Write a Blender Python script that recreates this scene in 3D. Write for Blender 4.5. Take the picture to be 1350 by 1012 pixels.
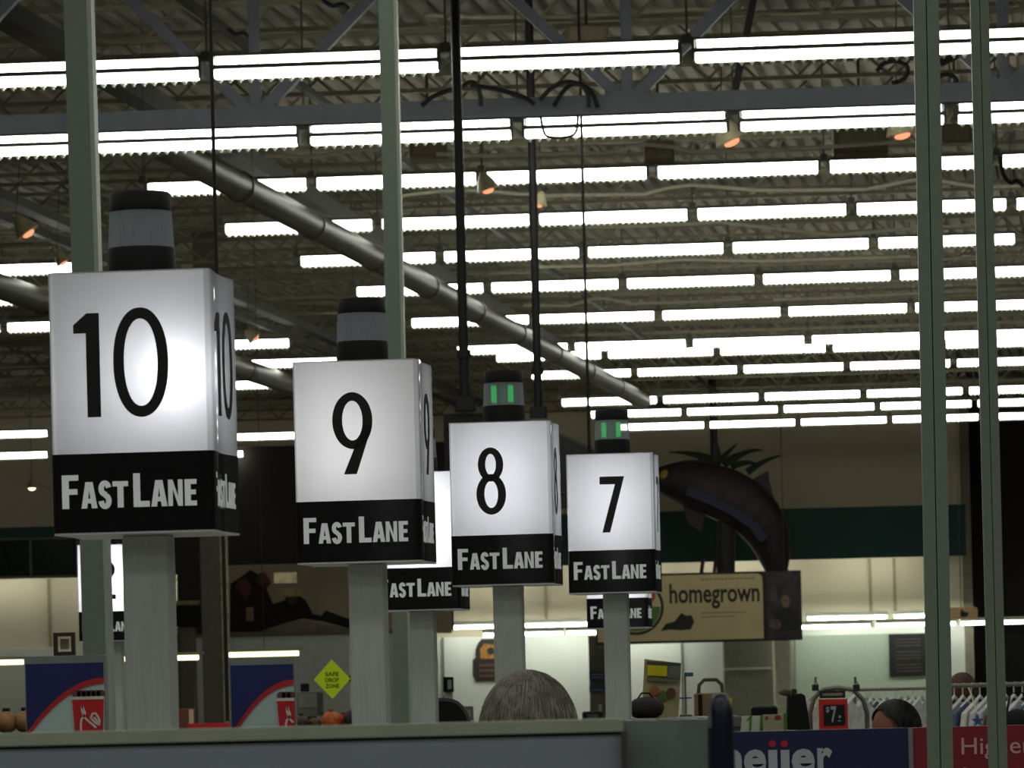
import bpy, math, random
from mathutils import Vector, Matrix

for o in list(bpy.data.objects):
    bpy.data.objects.remove(o)
random.seed(7)
SC = bpy.context.scene
COL = SC.collection
R = math.radians

# ------------------------------------------------------------------ camera
F = 6000.0            # focal length in pixels of the 1350 px wide frame
CX, CY = 675.0, 895.0  # the eye-level point of the frame
ROLL = R(1.4)
EYE = 1.6
cam = bpy.data.cameras.new('camera')
cam.sensor_width = 36.0
cam.lens = F / 1350.0 * 36.0
cam.shift_y = (CY - 506.0) / 1350.0
cam.clip_start = 0.1
cam.clip_end = 600
cam.dof.use_dof = True
cam.dof.focus_distance = 12.0
cam.dof.aperture_fstop = 26.0
co = bpy.data.objects.new('camera', cam)
COL.objects.link(co)
co.matrix_world = Matrix.Translation((0, 0, EYE)) @ Matrix.Rotation(R(90), 4, 'X') @ Matrix.Rotation(-ROLL, 4, 'Z')
SC.camera = co

# ------------------------------------------------------------------ world, lamps, exposure
w = bpy.data.worlds.new('world')
SC.world = w
w.use_nodes = True
w.node_tree.nodes['Background'].inputs[0].default_value = (0.9, 1.0, 0.85, 1)
w.node_tree.nodes['Background'].inputs[1].default_value = 0.03
SC.view_settings.view_transform = 'Standard'
SC.view_settings.look = 'None'
SC.view_settings.exposure = 0.0
SC.view_settings.gamma = 1.0
SC.view_settings.use_curve_mapping = False
SC.cycles.max_bounces = 6
SC.cycles.diffuse_bounces = 3
SC.cycles.glossy_bounces = 2
SC.cycles.transmission_bounces = 3
SC.cycles.transparent_max_bounces = 8
SC.cycles.caustics_reflective = False
SC.cycles.caustics_refractive = False

LIGHT_COL = (0.97, 1.0, 0.88)
for k, y in enumerate((-14, -7, 0, 7, 14, 21, 28, 35, 41)):   # the rows of ceiling strips over and behind the camera
    ld = bpy.data.lights.new('ceiling_strip_row', 'AREA')
    ld.shape = 'RECTANGLE'
    ld.size, ld.size_y = 36, 0.25
    ld.energy = 330
    ld.color = LIGHT_COL
    lo = bpy.data.objects.new('ceiling_strip_row', ld)
    lo.location = (0, y, EYE + 6.6)
    COL.objects.link(lo)


def P(px, py, Y):
    """world point at depth Y that the camera sees at pixel (px, py)"""
    u, v = px - CX, CY - py
    a = u * math.cos(ROLL) + v * math.sin(ROLL)
    b = -u * math.sin(ROLL) + v * math.cos(ROLL)
    return Vector((a * Y / F, Y, EYE + b * Y / F))


# ------------------------------------------------------------------ materials
def srgb(c):
    return tuple(((x / 255) / 12.92 if x / 255 <= 0.04045 else ((x / 255 + 0.055) / 1.055) ** 2.4) for x in c)


MATS = {}


def mat(name, rgb, rough=0.6, metal=0.0, var=0.12, scale=8.0, emit=0.0, stretch=None, bump=0.0, spec=0.5):
    """procedural material: base colour with a noise variation of its own"""
    if name in MATS:
        return MATS[name]
    m = bpy.data.materials.new(name)
    m.use_nodes = True
    nt = m.node_tree
    b = nt.nodes['Principled BSDF']
    c = srgb(rgb)
    b.inputs['Roughness'].default_value = rough
    b.inputs['Metallic'].default_value = metal
    b.inputs['Specular IOR Level'].default_value = spec
    tc = nt.nodes.new('ShaderNodeTexCoord')
    mp = nt.nodes.new('ShaderNodeMapping')
    if stretch:
        mp.inputs['Scale'].default_value = stretch
    n = nt.nodes.new('ShaderNodeTexNoise')
    n.inputs['Scale'].default_value = scale
    n.inputs['Detail'].default_value = 4
    r = nt.nodes.new('ShaderNodeValToRGB')
    r.color_ramp.elements[0].position = 0.3
    r.color_ramp.elements[1].position = 0.7
    r.color_ramp.elements[0].color = tuple(x * (1 - var) for x in c) + (1,)
    r.color_ramp.elements[1].color = tuple(min(1, x * (1 + var)) for x in c) + (1,)
    L = nt.links.new
    L(tc.outputs['Object'], mp.inputs[0])
    L(mp.outputs[0], n.inputs['Vector'])
    L(n.outputs['Fac'], r.inputs[0])
    L(r.outputs[0], b.inputs['Base Color'])
    if bump:
        bp = nt.nodes.new('ShaderNodeBump')
        bp.inputs['Strength'].default_value = bump
        bp.inputs['Distance'].default_value = 0.02
        L(n.outputs['Fac'], bp.inputs['Height'])
        L(bp.outputs[0], b.inputs['Normal'])
    if emit:
        L(r.outputs[0], b.inputs['Emission Color'])
        b.inputs['Emission Strength'].default_value = emit
    MATS[name] = m
    return m


def lamp_mat(name, rgb, strength):
    if name in MATS:
        return MATS[name]
    m = bpy.data.materials.new(name)
    m.use_nodes = True
    nt = m.node_tree
    nt.nodes.clear()
    e = nt.nodes.new('ShaderNodeEmission')
    e.inputs[0].default_value = tuple(rgb) + (1,)
    e.inputs[1].default_value = strength
    o = nt.nodes.new('ShaderNodeOutputMaterial')
    nt.links.new(e.outputs[0], o.inputs[0])
    MATS[name] = m
    return m


def acrylic(name, rgb, translucent=0.6):
    """opal acrylic sheet: passes the light of the lamp behind it, glossy outside"""
    m = bpy.data.materials.new(name)
    m.use_nodes = True
    nt = m.node_tree
    nt.nodes.clear()
    L = nt.links.new
    tc = nt.nodes.new('ShaderNodeTexCoord')
    n = nt.nodes.new('ShaderNodeTexNoise')
    n.inputs['Scale'].default_value = 9
    r = nt.nodes.new('ShaderNodeValToRGB')
    c = srgb(rgb)
    r.color_ramp.elements[0].color = tuple(x * 0.93 for x in c) + (1,)
    r.color_ramp.elements[1].color = c + (1,)
    L(tc.outputs['Object'], n.inputs['Vector'])
    L(n.outputs['Fac'], r.inputs[0])
    d = nt.nodes.new('ShaderNodeBsdfDiffuse')
    t = nt.nodes.new('ShaderNodeBsdfTranslucent')
    L(r.outputs[0], d.inputs[0])
    L(r.outputs[0], t.inputs[0])
    mx = nt.nodes.new('ShaderNodeMixShader')
    mx.inputs[0].default_value = translucent
    L(d.outputs[0], mx.inputs[1])
    L(t.outputs[0], mx.inputs[2])
    g = nt.nodes.new('ShaderNodeBsdfGlossy')
    g.inputs['Roughness'].default_value = 0.05
    fr = nt.nodes.new('ShaderNodeFresnel')
    fr.inputs['IOR'].default_value = 1.45
    m2 = nt.nodes.new('ShaderNodeMixShader')
    L(fr.outputs[0], m2.inputs[0])
    L(mx.outputs[0], m2.inputs[1])
    L(g.outputs[0], m2.inputs[2])
    o = nt.nodes.new('ShaderNodeOutputMaterial')
    L(m2.outputs[0], o.inputs[0])
    MATS[name] = m
    return m


def clear_lens(name, rgb, opac):
    m = bpy.data.materials.new(name)
    m.use_nodes = True
    nt = m.node_tree
    nt.nodes.clear()
    L = nt.links.new
    tr = nt.nodes.new('ShaderNodeBsdfTransparent')
    b = nt.nodes.new('ShaderNodeBsdfPrincipled')
    b.inputs['Base Color'].default_value = srgb(rgb) + (1,)
    b.inputs['Roughness'].default_value = 0.15
    mx = nt.nodes.new('ShaderNodeMixShader')
    mx.inputs[0].default_value = opac
    L(tr.outputs[0], mx.inputs[1])
    L(b.outputs[0], mx.inputs[2])
    o = nt.nodes.new('ShaderNodeOutputMaterial')
    L(mx.outputs[0], o.inputs[0])
    MATS[name] = m
    return m


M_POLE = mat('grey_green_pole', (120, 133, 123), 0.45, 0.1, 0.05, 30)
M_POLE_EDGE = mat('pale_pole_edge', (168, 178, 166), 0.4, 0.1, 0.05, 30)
M_SEAM = mat('dark_seam', (38, 42, 40), 0.8)
M_ALU = mat('brushed_aluminium', (186, 194, 194), 0.42, 0.1, 0.08, 30, stretch=(8, 8, 0.3))
M_BLACK = mat('black_plastic', (12, 12, 17), 0.5, 0, 0.2, 20, spec=0.25)
M_BLACKPAINT = mat('black_paint', (16, 16, 17), 0.5, 0, 0.2, 20)
M_INK = mat('black_vinyl', (14, 13, 18), 0.4, 0, 0.1, 20)
M_BAND = mat('black_band', (13, 12, 17), 0.22, 0, 0.1, 20)
M_OPAL = acrylic('opal_acrylic', (236, 236, 240), 0.6)
M_SIDE_DIM = acrylic('side_acrylic_dimmed', (196, 198, 202), 0.5)  # sign acrylic greyed: the weaker light on the sides is put into the colour
M_LETTER = mat('backlit_letters', (205, 210, 210), 0.4, 0, 0.04, 30, emit=0.22)
M_LENS = clear_lens('ribbed_lens', (172, 180, 194), 0.55)
M_LENSCORE = mat('lens_core', (150, 158, 170), 0.5)
M_GREEN = lamp_mat('green_led', (0.005, 0.62, 0.09), 0.9)
M_TUBE = lamp_mat('fluorescent_lens', LIGHT_COL, 10.0)
M_WARM = lamp_mat('warm_tube', (1.0, 0.95, 0.55), 2.6)
M_ORANGE = lamp_mat('orange_bulb', (1.0, 0.36, 0.18), 1.3)
M_HOUSING = mat('fixture_housing', (96, 98, 92), 0.5, 0.1)
M_LOUVER = mat('white_louver', (235, 238, 228), 0.4)
M_STEEL = mat('blue_grey_steel', (88, 92, 100), 0.6, 0.1, 0.1, 4)
M_STEEL_DK = mat('dark_steel', (62, 58, 52), 0.7, 0.1, 0.15, 4)
M_JOIST = mat('joist_paint', (128, 122, 100), 0.7, 0, 0.2, 3)
M_DECK = mat('roof_deck', (164, 156, 136), 0.75, 0, 0.22, 0.35)
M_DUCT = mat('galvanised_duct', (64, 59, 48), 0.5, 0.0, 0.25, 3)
M_CONDUIT = mat('pale_conduit', (190, 186, 165), 0.5, 0.1)
M_TANBOX = mat('tan_box', (120, 106, 84), 0.7)
M_CABLE = mat('black_cable', (18, 18, 18), 0.6)
M_SHADE = mat('cream_shade', (205, 196, 160), 0.5)
M_FLOOR = mat('store_floor', (150, 146, 136), 0.35, 0, 0.06, 1.0)


# ------------------------------------------------------------------ mesh builder
class MB:
    def __init__(self):
        self.v, self.f = [], []

    def add(self, vs, fs):
        n = len(self.v)
        self.v += [Vector(p) for p in vs]
        self.f += [tuple(i + n for i in q) for q in fs]
        return self

    def box(self, c, s, M=None):
        x, y, z = s[0] / 2, s[1] / 2, s[2] / 2
        vs = [Vector(c) + Vector(p) for p in ((-x, -y, -z), (x, -y, -z), (x, y, -z), (-x, y, -z), (-x, -y, z), (x, -y, z), (x, y, z), (-x, y, z))]
        if M:
            vs = [M @ p for p in vs]
        return self.add(vs, [(0, 3, 2, 1), (4, 5, 6, 7), (0, 1, 5, 4), (1, 2, 6, 5), (2, 3, 7, 6), (3, 0, 4, 7)])

    def bevbox(self, c, s, r):
        """box with rounded vertical edges and a chamfered top"""
        x, y, z = s[0] / 2, s[1] / 2, s[2] / 2
        r = min(r, x * 0.9, y * 0.9)
        prof = []
        for (sx, sy, a0) in ((1, 1, 0), (-1, 1, 90), (-1, -1, 180), (1, -1, 270)):
            for k in range(4):
                a = R(a0 + 30 * k)
                prof.append((sx * (x - r) + r * math.cos(a), sy * (y - r) + r * math.sin(a)))
        n = len(prof)
        vs, fs = [], []
        ch = min(r * 0.5, z * 0.5)
        rings = ((-z, 1.0), (z - ch, 1.0), (z, 1 - ch / max(x, y)))
        for (h, k) in rings:
            vs += [(c[0] + p[0] * k, c[1] + p[1] * k, c[2] + h) for p in prof]
        for q in range(2):
            for i in range(n):
                j = (i + 1) % n
                fs.append((q * n + i, q * n + j, (q + 1) * n + j, (q + 1) * n + i))
        fs.append(tuple(range(n))[::-1])
        fs.append(tuple(range(2 * n, 3 * n)))
        return self.add(vs, fs)

    def beam(self, a, b, w, h=None):
        """rectangular bar from a to b"""
        a, b = Vector(a), Vector(b)
        h = h or w
        d = (b - a)
        L = d.length
        z = d.normalized()
        up = Vector((0, 0, 1)) if abs(z.z) < 0.95 else Vector((0, 1, 0))
        x = up.cross(z).normalized()
        y = z.cross(x)
        M = Matrix.Translation((a + b) / 2) @ Matrix((x, y, z)).transposed().to_4x4()
        return self.box((0, 0, 0), (w, h, L), M)

    def tube(self, pts, rad, n=8, cap=True):
        pts = [Vector(p) for p in pts]
        rs = rad if isinstance(rad, (list, tuple)) else [rad] * len(pts)
        vs, fs = [], []
        prev = None
        for i, p in enumerate(pts):
            t = (pts[min(i + 1, len(pts) - 1)] - pts[max(i - 1, 0)]).normalized()
            if prev is None:
                up = Vector((0, 0, 1)) if abs(t.z) < 0.9 else Vector((0, 1, 0))
                x = up.cross(t).normalized()
            else:
                x = (prev - t * prev.dot(t)).normalized()
            prev = x
            y = t.cross(x)
            vs += [p + (x * math.cos(2 * math.pi * k / n) + y * math.sin(2 * math.pi * k / n)) * rs[i] for k in range(n)]
        for i in range(len(pts) - 1):
            for k in range(n):
                l = (k + 1) % n
                fs.append((i * n + k, i * n + l, (i + 1) * n + l, (i + 1) * n + k))
        if cap:
            fs.append(tuple(range(n))[::-1])
            m = (len(pts) - 1) * n
            fs.append(tuple(range(m, m + n)))
        return self.add(vs, fs)

    def lathe(self, prof, n=32, c=(0, 0, 0)):
        vs, fs = [], []
        for (r, z) in prof:
            vs += [(c[0] + r * math.cos(2 * math.pi * k / n), c[1] + r * math.sin(2 * math.pi * k / n), c[2] + z) for k in range(n)]
        for i in range(len(prof) - 1):
            for k in range(n):
                l = (k + 1) % n
                fs.append((i * n + k, i * n + l, (i + 1) * n + l, (i + 1) * n + k))
        fs.append(tuple(range(n))[::-1])
        m = (len(prof) - 1) * n
        fs.append(tuple(range(m, m + n)))
        return self.add(vs, fs)

    def prism(self, pts, y0, y1, M=None):
        """polygon in the local XZ plane, counter-clockwise seen from -Y, thick from y0 (front) to y1"""
        n = len(pts)
        vs = [Vector((p[0], y0, p[1])) for p in pts] + [Vector((p[0], y1, p[1])) for p in pts]
        if M:
            vs = [M @ p for p in vs]
        fs = [tuple(range(n)), tuple(range(n, 2 * n))[::-1]]
        fs += [(i, i + n, (i + 1) % n + n, (i + 1) % n) for i in range(n)]
        return self.add(vs, fs)

    def ring(self, outer, inner, y0, y1, M=None):
        n = len(outer)
        vs = [Vector((p[0], y, p[1])) for y in (y0, y1) for q in (outer, inner) for p in q]
        if M:
            vs = [M @ p for p in vs]
        fs = []
        for i in range(n):
            j = (i + 1) % n
            fs += [(i, j, n + j, n + i), (2 * n + j, 2 * n + i, 3 * n + i, 3 * n + j), (i, 2 * n + i, 2 * n + j, j), (n + j, 3 * n + j, 3 * n + i, n + i)]
        return self.add(vs, fs)

    def ribbon(self, pts, wd, y0, y1, M=None):
        """stroke of width wd along a polyline in XZ"""
        pts = [Vector((p[0], p[1])) for p in pts]
        l, r = [], []
        for i, p in enumerate(pts):
            t = (pts[min(i + 1, len(pts) - 1)] - pts[max(i - 1, 0)]).normalized()
            nn = Vector((-t.y, t.x)) * wd / 2
            l.append(p + nn)
            r.append(p - nn)
        vs = [Vector((p.x, y, p.y)) for y in (y0, y1) for q in (l, r) for p in q]
        if M:
            vs = [M @ p for p in vs]
        n = len(pts)
        fs = []
        for i in range(n - 1):
            fs += [(i + 1, i, n + i, n + i + 1), (2 * n + i, 2 * n + i + 1, 3 * n + i + 1, 3 * n + i),
                   (i, i + 1, 2 * n + i + 1, 2 * n + i), (n + i + 1, n + i, 3 * n + i, 3 * n + i + 1)]
        fs += [(0, 2 * n, 3 * n, n), (n - 1, 2 * n - 1, 4 * n - 1, 3 * n - 1)]
        return self.add(vs, fs)

    def blob(self, c, r, n=16, m=10, jit=0.0, seed=0):
        rnd = random.Random(seed)
        vs, fs = [], []
        for i in range(m + 1):
            th = math.pi * i / m
            for k in range(n):
                ph = 2 * math.pi * k / n
                j = 1 + jit * (rnd.random() - 0.5)
                vs.append((c[0] + r[0] * j * math.sin(th) * math.cos(ph), c[1] + r[1] * j * math.sin(th) * math.sin(ph), c[2] - r[2] * j * math.cos(th)))
        for i in range(m):
            for k in range(n):
                l = (k + 1) % n
                fs.append((i * n + k, i * n + l, (i + 1) * n + l, (i + 1) * n + k))
        return self.add(vs, fs)

    def mesh(self, name, material, smooth=False):
        me = bpy.data.meshes.new(name)
        me.from_pydata([tuple(p) for p in self.v], [], self.f)
        me.materials.append(material)
        if smooth:
            for p in me.polygons:
                p.use_smooth = True
            me.set_sharp_from_angle(angle=R(40))
        me.update()
        return me

    def build(self, name, material, parent=None, smooth=False, stuff=False):
        return link(name, self.mesh(name, material, smooth), parent, stuff)


def link(name, me, parent=None, stuff=False):
    o = bpy.data.objects.new(name, me)
    COL.objects.link(o)
    o.parent = parent
    if stuff:
        o['kind'] = 'stuff'
    return o


def tag(o, label, cat, group=None):
    o['label'] = label
    o['category'] = cat
    if group:
        o['group'] = group
    return o


def struct(o, label=None):
    o['kind'] = 'structure'
    if label:
        o['label'] = label
    return o


def thing(name, loc, label, cat, group=None, rz=0.0):
    o = bpy.data.objects.new(name, None)
    COL.objects.link(o)
    o.empty_display_size = 0.1
    o.location = loc
    o.rotation_euler = (0, 0, rz)
    return tag(o, label, cat, group)


def copy_tree(o, parent=None):
    c = o.copy()
    COL.objects.link(c)
    c.parent = parent
    for ch in list(o.children):
        copy_tree(ch, c)
    return c


def ell(cx, cz, rx, rz, n=40, p=2.0):
    out = []
    for k in range(n):
        a = 2 * math.pi * k / n
        ca, sa = math.cos(a), math.sin(a)
        out.append((cx + rx * math.copysign(abs(ca) ** (2 / p), ca), cz + rz * math.copysign(abs(sa) ** (2 / p), sa)))
    return out


def text_obj(name, s, size, material, parent, loc, rz=0.0, offset=0.0, sx=1.0, extrude=0.002, align='LEFT'):
    cu = bpy.data.curves.new(name, 'FONT')
    cu.body = s
    cu.size = size
    cu.offset = offset
    cu.extrude = extrude
    cu.align_x = align
    cu.resolution_u = 3
    tmp = bpy.data.objects.new(name, cu)
    COL.objects.link(tmp)
    dg = bpy.context.evaluated_depsgraph_get()
    me = bpy.data.meshes.new_from_object(tmp.evaluated_get(dg))
    bpy.data.objects.remove(tmp)
    me.transform(Matrix.Rotation(R(90), 4, 'X') @ Matrix.Scale(sx, 4, (1, 0, 0)))
    me.materials.clear()
    me.materials.append(material)
    o = link(name, me, parent)
    o.location = loc
    o.rotation_euler = (0, 0, rz)
    return o


ORD = ['', 'first', 'second', 'third', 'fourth', 'fifth', 'sixth', 'seventh', 'eighth', 'ninth', 'tenth', 'eleventh', 'twelfth', 'thirteenth', 'fourteenth']
YAW = R(-7.2)                       # the store's depth axis runs to the right
DIRD = Vector((-math.sin(YAW), math.cos(YAW), 0))

# ------------------------------------------------------------------ the room
WY = 140.0
s_w = WY / F
fl = MB().box((0, 60, -0.05), (90, 190, 0.1)).build('floor', M_FLOOR)
struct(fl, 'pale polished store floor')
# corrugated roof deck, flutes running into the depth
ZD = EYE + 9.0
dk = MB()
flute = 0.30
nfl = 300
vs, fs = [], []
x0 = -45
prof = []
for i in range(nfl):
    a = x0 + i * flute
    prof += [(a, 0.0), (a + 0.15, 0.0), (a + 0.18, 0.10), (a + 0.27, 0.10)]
for (yy) in (-30, WY + 10):
    sh = (yy - 60) * math.tan(-YAW)
    vs += [(p[0] + sh, yy, ZD + p[1]) for p in prof]
n = len(prof)
fs = [(i, i + 1, n + i + 1, n + i) for i in range(n - 1)]
dk.add(vs, fs)
ceiling = dk.build('ceiling', M_DECK)
struct(ceiling, 'corrugated steel roof deck of the store')

M_WALL_UP = mat('wall_upper_paint', (214, 200, 174), 0.8, 0, 0.06, 0.4)
M_WALL_MID = mat('wall_beige', (190, 182, 160), 0.8, 0, 0.05, 0.5)
M_WALL_LOW = mat('wall_white', (214, 218, 212), 0.6, 0, 0.04, 0.5)
M_TEAL = mat('teal_band', (30, 66, 62), 0.7, 0, 0.1, 0.6)
M_WALL_DARK = mat('wall_dark', (52, 44, 42), 0.85, 0, 0.15, 0.5)


def wall(name, px0, py0, px1, py1, Y, th, m, label):
    a, b = P(px0, py0, Y), P(px1, py1, Y)
    o = MB().box(((a.x + b.x) / 2, Y + th / 2, (a.z + b.z) / 2), (abs(b.x - a.x), th, abs(a.z - b.z))).build(name, m)
    return struct(o, label)


zt = P(675, 681, WY).z
zc = P(675, 748, WY).z
zl = P(675, 838, WY).z
xr = P(1265, 600, WY).x
xl = -34.0


def wallz(name, xa, xb, za, zb, Y, th, m, label):
    return struct(MB().box(((xa + xb) / 2, Y + th / 2, (za + zb) / 2), (xb - xa, th, zb - za)).build(name, m), label)


wallz('wall_back', xl, xr, zt, ZD + 0.2, WY, 0.3, M_WALL_UP, 'dim brown upper back wall above the teal band')
wallz('wall_back_middle', xl, xr, zl, zt, WY + 0.02, 0.3, M_WALL_MID, 'beige back wall lit by a cove under the teal band')
wallz('wall_back_lower', xl, xr, 0, zl, WY - 0.2, 0.4, M_WALL_LOW, 'white panelled lower back wall')
soffit = wallz('trim_1', xl, xr, zc, zt, WY - 1.3, 0.12, M_TEAL, 'dark teal band running along the back wall')
lid = MB().box(((xl + xr) / 2, WY - 0.6, zt - 0.06), (xr - xl, 1.2, 0.1)).build('band_top', M_TEAL, soffit)
M_COVE = lamp_mat('cove_tube', (1.0, 0.97, 0.82), 22.0)
for k in range(12):
    xx = xl + 3 + k * (xr - xl - 4) / 11.5
    cv = MB().tube([(xx - 1.5, WY - 1.05, zc + 0.12), (xx + 1.5, WY - 1.05, zc + 0.12)], 0.05, 6).build('cove_tube', M_COVE, soffit)
wallz('wall_right', xr + 0.05, 40, 0, ZD + 0.2, WY + 4, 0.3, M_WALL_DARK, 'dark wall to the right of the back wall')
jamb = MB().box((xr + 0.14, WY + 1.9, (ZD) / 2), (0.28, 4.2, ZD)).build('trim_2', mat('jamb_paint', (128, 122, 106), 0.8))
struct(jamb, 'pale corner edge at the right end of the back wall')
# pilasters and panel joints of the lower wall
for k, px in enumerate((585, 690, 820, 900)):
    b = P(px, 900, WY - 0.25)
    j = MB().box((b.x, WY - 0.24, zl / 2), (0.06, 0.06, zl)).build('panel_joint', mat('joint_grey', (120, 124, 116), 0.7), bpy.data.objects['wall_back_lower'])
# beige vertical joints on the middle wall
for k, px in enumerate((65, 1148, 1180, 720)):
    b = P(px, 800, WY)
    MB().box((b.x, WY - 0.0, (zl + zc) / 2), (0.09, 0.06, zc - zl)).build('wall_joint', mat('joint_beige', (140, 132, 112), 0.7), bpy.data.objects['wall_back_middle'])
gp = MB()
a, b = P(954, 838, WY - 2), P(1022, 960, WY - 2)
gp.box(((a.x + b.x) / 2, WY - 1.5, a.z / 2), (b.x - a.x, 0.8, a.z))
pg = struct(gp.build('wall_grey_panel', mat('panel_grey', (140, 140, 128), 0.7)), 'grey partition panel left of the cream pillar')
ml = P(985, 881, WY - 2)
MB().box((ml.x, WY - 1.94, ml.z), (b.x - a.x, 0.1, 0.07)).build('rail', mat('rail_white', (210, 214, 210), 0.5), pg)
a, b = P(1020, 838, 136), P(1046, 960, 136)
struct(MB().bevbox(((a.x + b.x) / 2, 136.5, a.z / 2), (b.x - a.x, 0.9, a.z), 0.1).build('trim_3', mat('pillar_cream', (226, 228, 200), 0.6)), 'cream pillar in front of the pale green wall')
a, b = P(776, 838, 137), P(800, 960, 137)
struct(MB().box(((a.x + b.x) / 2, 137.5, a.z / 2), (b.x - a.x, 0.6, a.z)).build('wall_brown_panel', mat('panel_brown', (112, 104, 92), 0.7)), 'brown partition panel behind the lane 7 post')
a, b = P(1048, 838, WY - 1), P(1222, 960, WY - 1)
struct(MB().box(((a.x + b.x) / 2, WY - 0.75, a.z / 2), (b.x - a.x, 0.5, a.z)).build('wall_pale_green', mat('wall_pale_green_paint', (178, 194, 176), 0.6, 0, 0.04)), 'pale green wall behind the clothes racks')
a, b = P(1246, 838, WY - 1), P(1255, 960, WY - 1)
struct(MB().box(((a.x + b.x) / 2, WY - 0.75, a.z / 2), (b.x - a.x, 0.5, a.z)).build('trim_4', MATS['pillar_cream']), 'narrow cream post between the two right hand poles')
# the dark department in the middle
a, b = P(228, 590, 133), P(596, 752, 133)
c = P(400, 834, 133)
struct(MB().box(((a.x + b.x) / 2, 134, (a.z + c.z) / 2), (b.x - a.x, 1.2, a.z - c.z)).build('wall_dark_bay', M_WALL_DARK), 'dark brown bay wall between lanes 10 and 9')
a, b = P(300, 745, 132.8), P(596, 834, 132.8)
struct(MB().box(((a.x + b.x) / 2, 132.9, (a.z + b.z) / 2), (b.x - a.x, 0.2, a.z - b.z)).build('wall_brown_bay', mat('bay_brown', (150, 134, 112), 0.8, 0, 0.15, 0.8)), 'brown wall behind the dark silhouette display')
# side walls
struct(MB().box((-34, 60, ZD / 2), (0.3, 165, ZD)).build('wall_left', M_WALL_UP), 'left side wall of the store')

# square column
a, b = P(263, 700, 90), P(292, 700, 90)
col_w = b.x - a.x
cl = struct(MB().bevbox(((a.x + b.x) / 2, 90.2, ZD / 2), (col_w, 0.45, ZD), 0.02).build('trim_5', mat('column_paint', (104, 98, 86), 0.75)), 'grey brown building column right of the lane 10 post')
a = P(297, 830, 90)
ch = MB()
rnd = random.Random(3)
for k in range(26):
    ch.bevbox((a.x, 90.1, 0.16 + k * 0.30), (0.14 + 0.02 * rnd.random(), 0.3, 0.29), 0.02)
ch.build('stone_edge', mat('stone_edge', (170, 164, 140), 0.8, 0, 0.3, 6), cl)

# ------------------------------------------------------------------ roof steel
LYAW = R(-4.5)
LDIR = Vector((math.cos(LYAW), math.sin(LYAW), 0))
jz = ZD - 0.12
proto_web = None
for k in range(31):
    Y = 52 + k * 2.9
    if Y > WY - 1:
        break
    half = 20
    mid = Vector((0, Y, 0))
    bz = jz - 0.62 - (0.12 if k % 3 == 0 else 0)
    if proto_web is None:
        mb = MB()
        pitch = 0.62
        nn = int(2 * half / pitch)
        for i in range(nn):
            xa = -half + i * pitch
            top, bot = (0.60, 0.02)
            p0 = Vector((xa, 0, bot if i % 2 else top))
            p1 = Vector((xa + pitch, 0, top if i % 2 else bot))
            mb.beam(p0, p1, 0.035)
        me_web = mb.mesh('web', M_JOIST)
        me_ch = MB().box((0, 0, 0.62), (2 * half, 0.10, 0.06)).box((0, 0, 0.0), (2 * half, 0.10, 0.06)).mesh('roof_joist', M_JOIST)
        proto_web = True
    j = link('roof_joist', me_ch, ceiling)
    j.location = (0, Y, bz)
    j.rotation_euler = (0, 0, LYAW)
    wb = link('web', me_web, j, True)

# truss girder in front of the second light row
GY = 50.0
gz = P(675, 143, GY).z
g0 = Vector((P(675, 143, GY).x, GY, gz))
gird = MB().beam(g0 - LDIR * 16, g0 + LDIR * 16, 0.2, 0.21).build('girder', M_STEEL, ceiling)
for px in (-160, 335, 828, 1321, 1815):
    t = (P(px, 143, GY).x - g0.x)
    ap = g0 + LDIR * t
    MB().beam(ap, ap + Vector((0, 0, 2.0)), 0.12, 0.1).build('post', M_STEEL, gird)
    for sgn in (-1, 1):
        tp = ap + LDIR * (2.05 * sgn) + Vector((0, 0, 2.0))
        MB().beam(ap, tp, 0.13, 0.12).build('brace', M_STEEL, gird)
    tag_plate = MB().box(ap + Vector((0, 0, 0.08)), (0.5, 0.03, 0.3)).build('gusset', M_STEEL, gird)
MB().beam(g0 - LDIR * 16 + Vector((0, 0, 2.05)), g0 + LDIR * 16 + Vector((0, 0, 2.05)), 0.2, 0.18).build('top_chord', M_STEEL, gird)
# beams along the depth at the upper left
for (px, py, Y, wd, hh) in ((0, 15, 53, 0.3, 0.26), (0, 258, 73, 0.26, 0.16), (0, 285, 75, 0.12, 0.14), (250, 5, 54, 0.1, 0.1)):
    a = P(px, py, Y)
    MB().beam(a - DIRD * 10, a + DIRD * (WY - Y - 3), wd, hh).build('beam', M_STEEL_DK, ceiling)
# thin dark hanging brace
MB().beam(P(995, -10, 56), P(968, 125, 56), 0.09, 0.05).build('brace', M_BLACKPAINT, ceiling)

# ------------------------------------------------------------------ fluorescent fixtures
FL = 2.34


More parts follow.
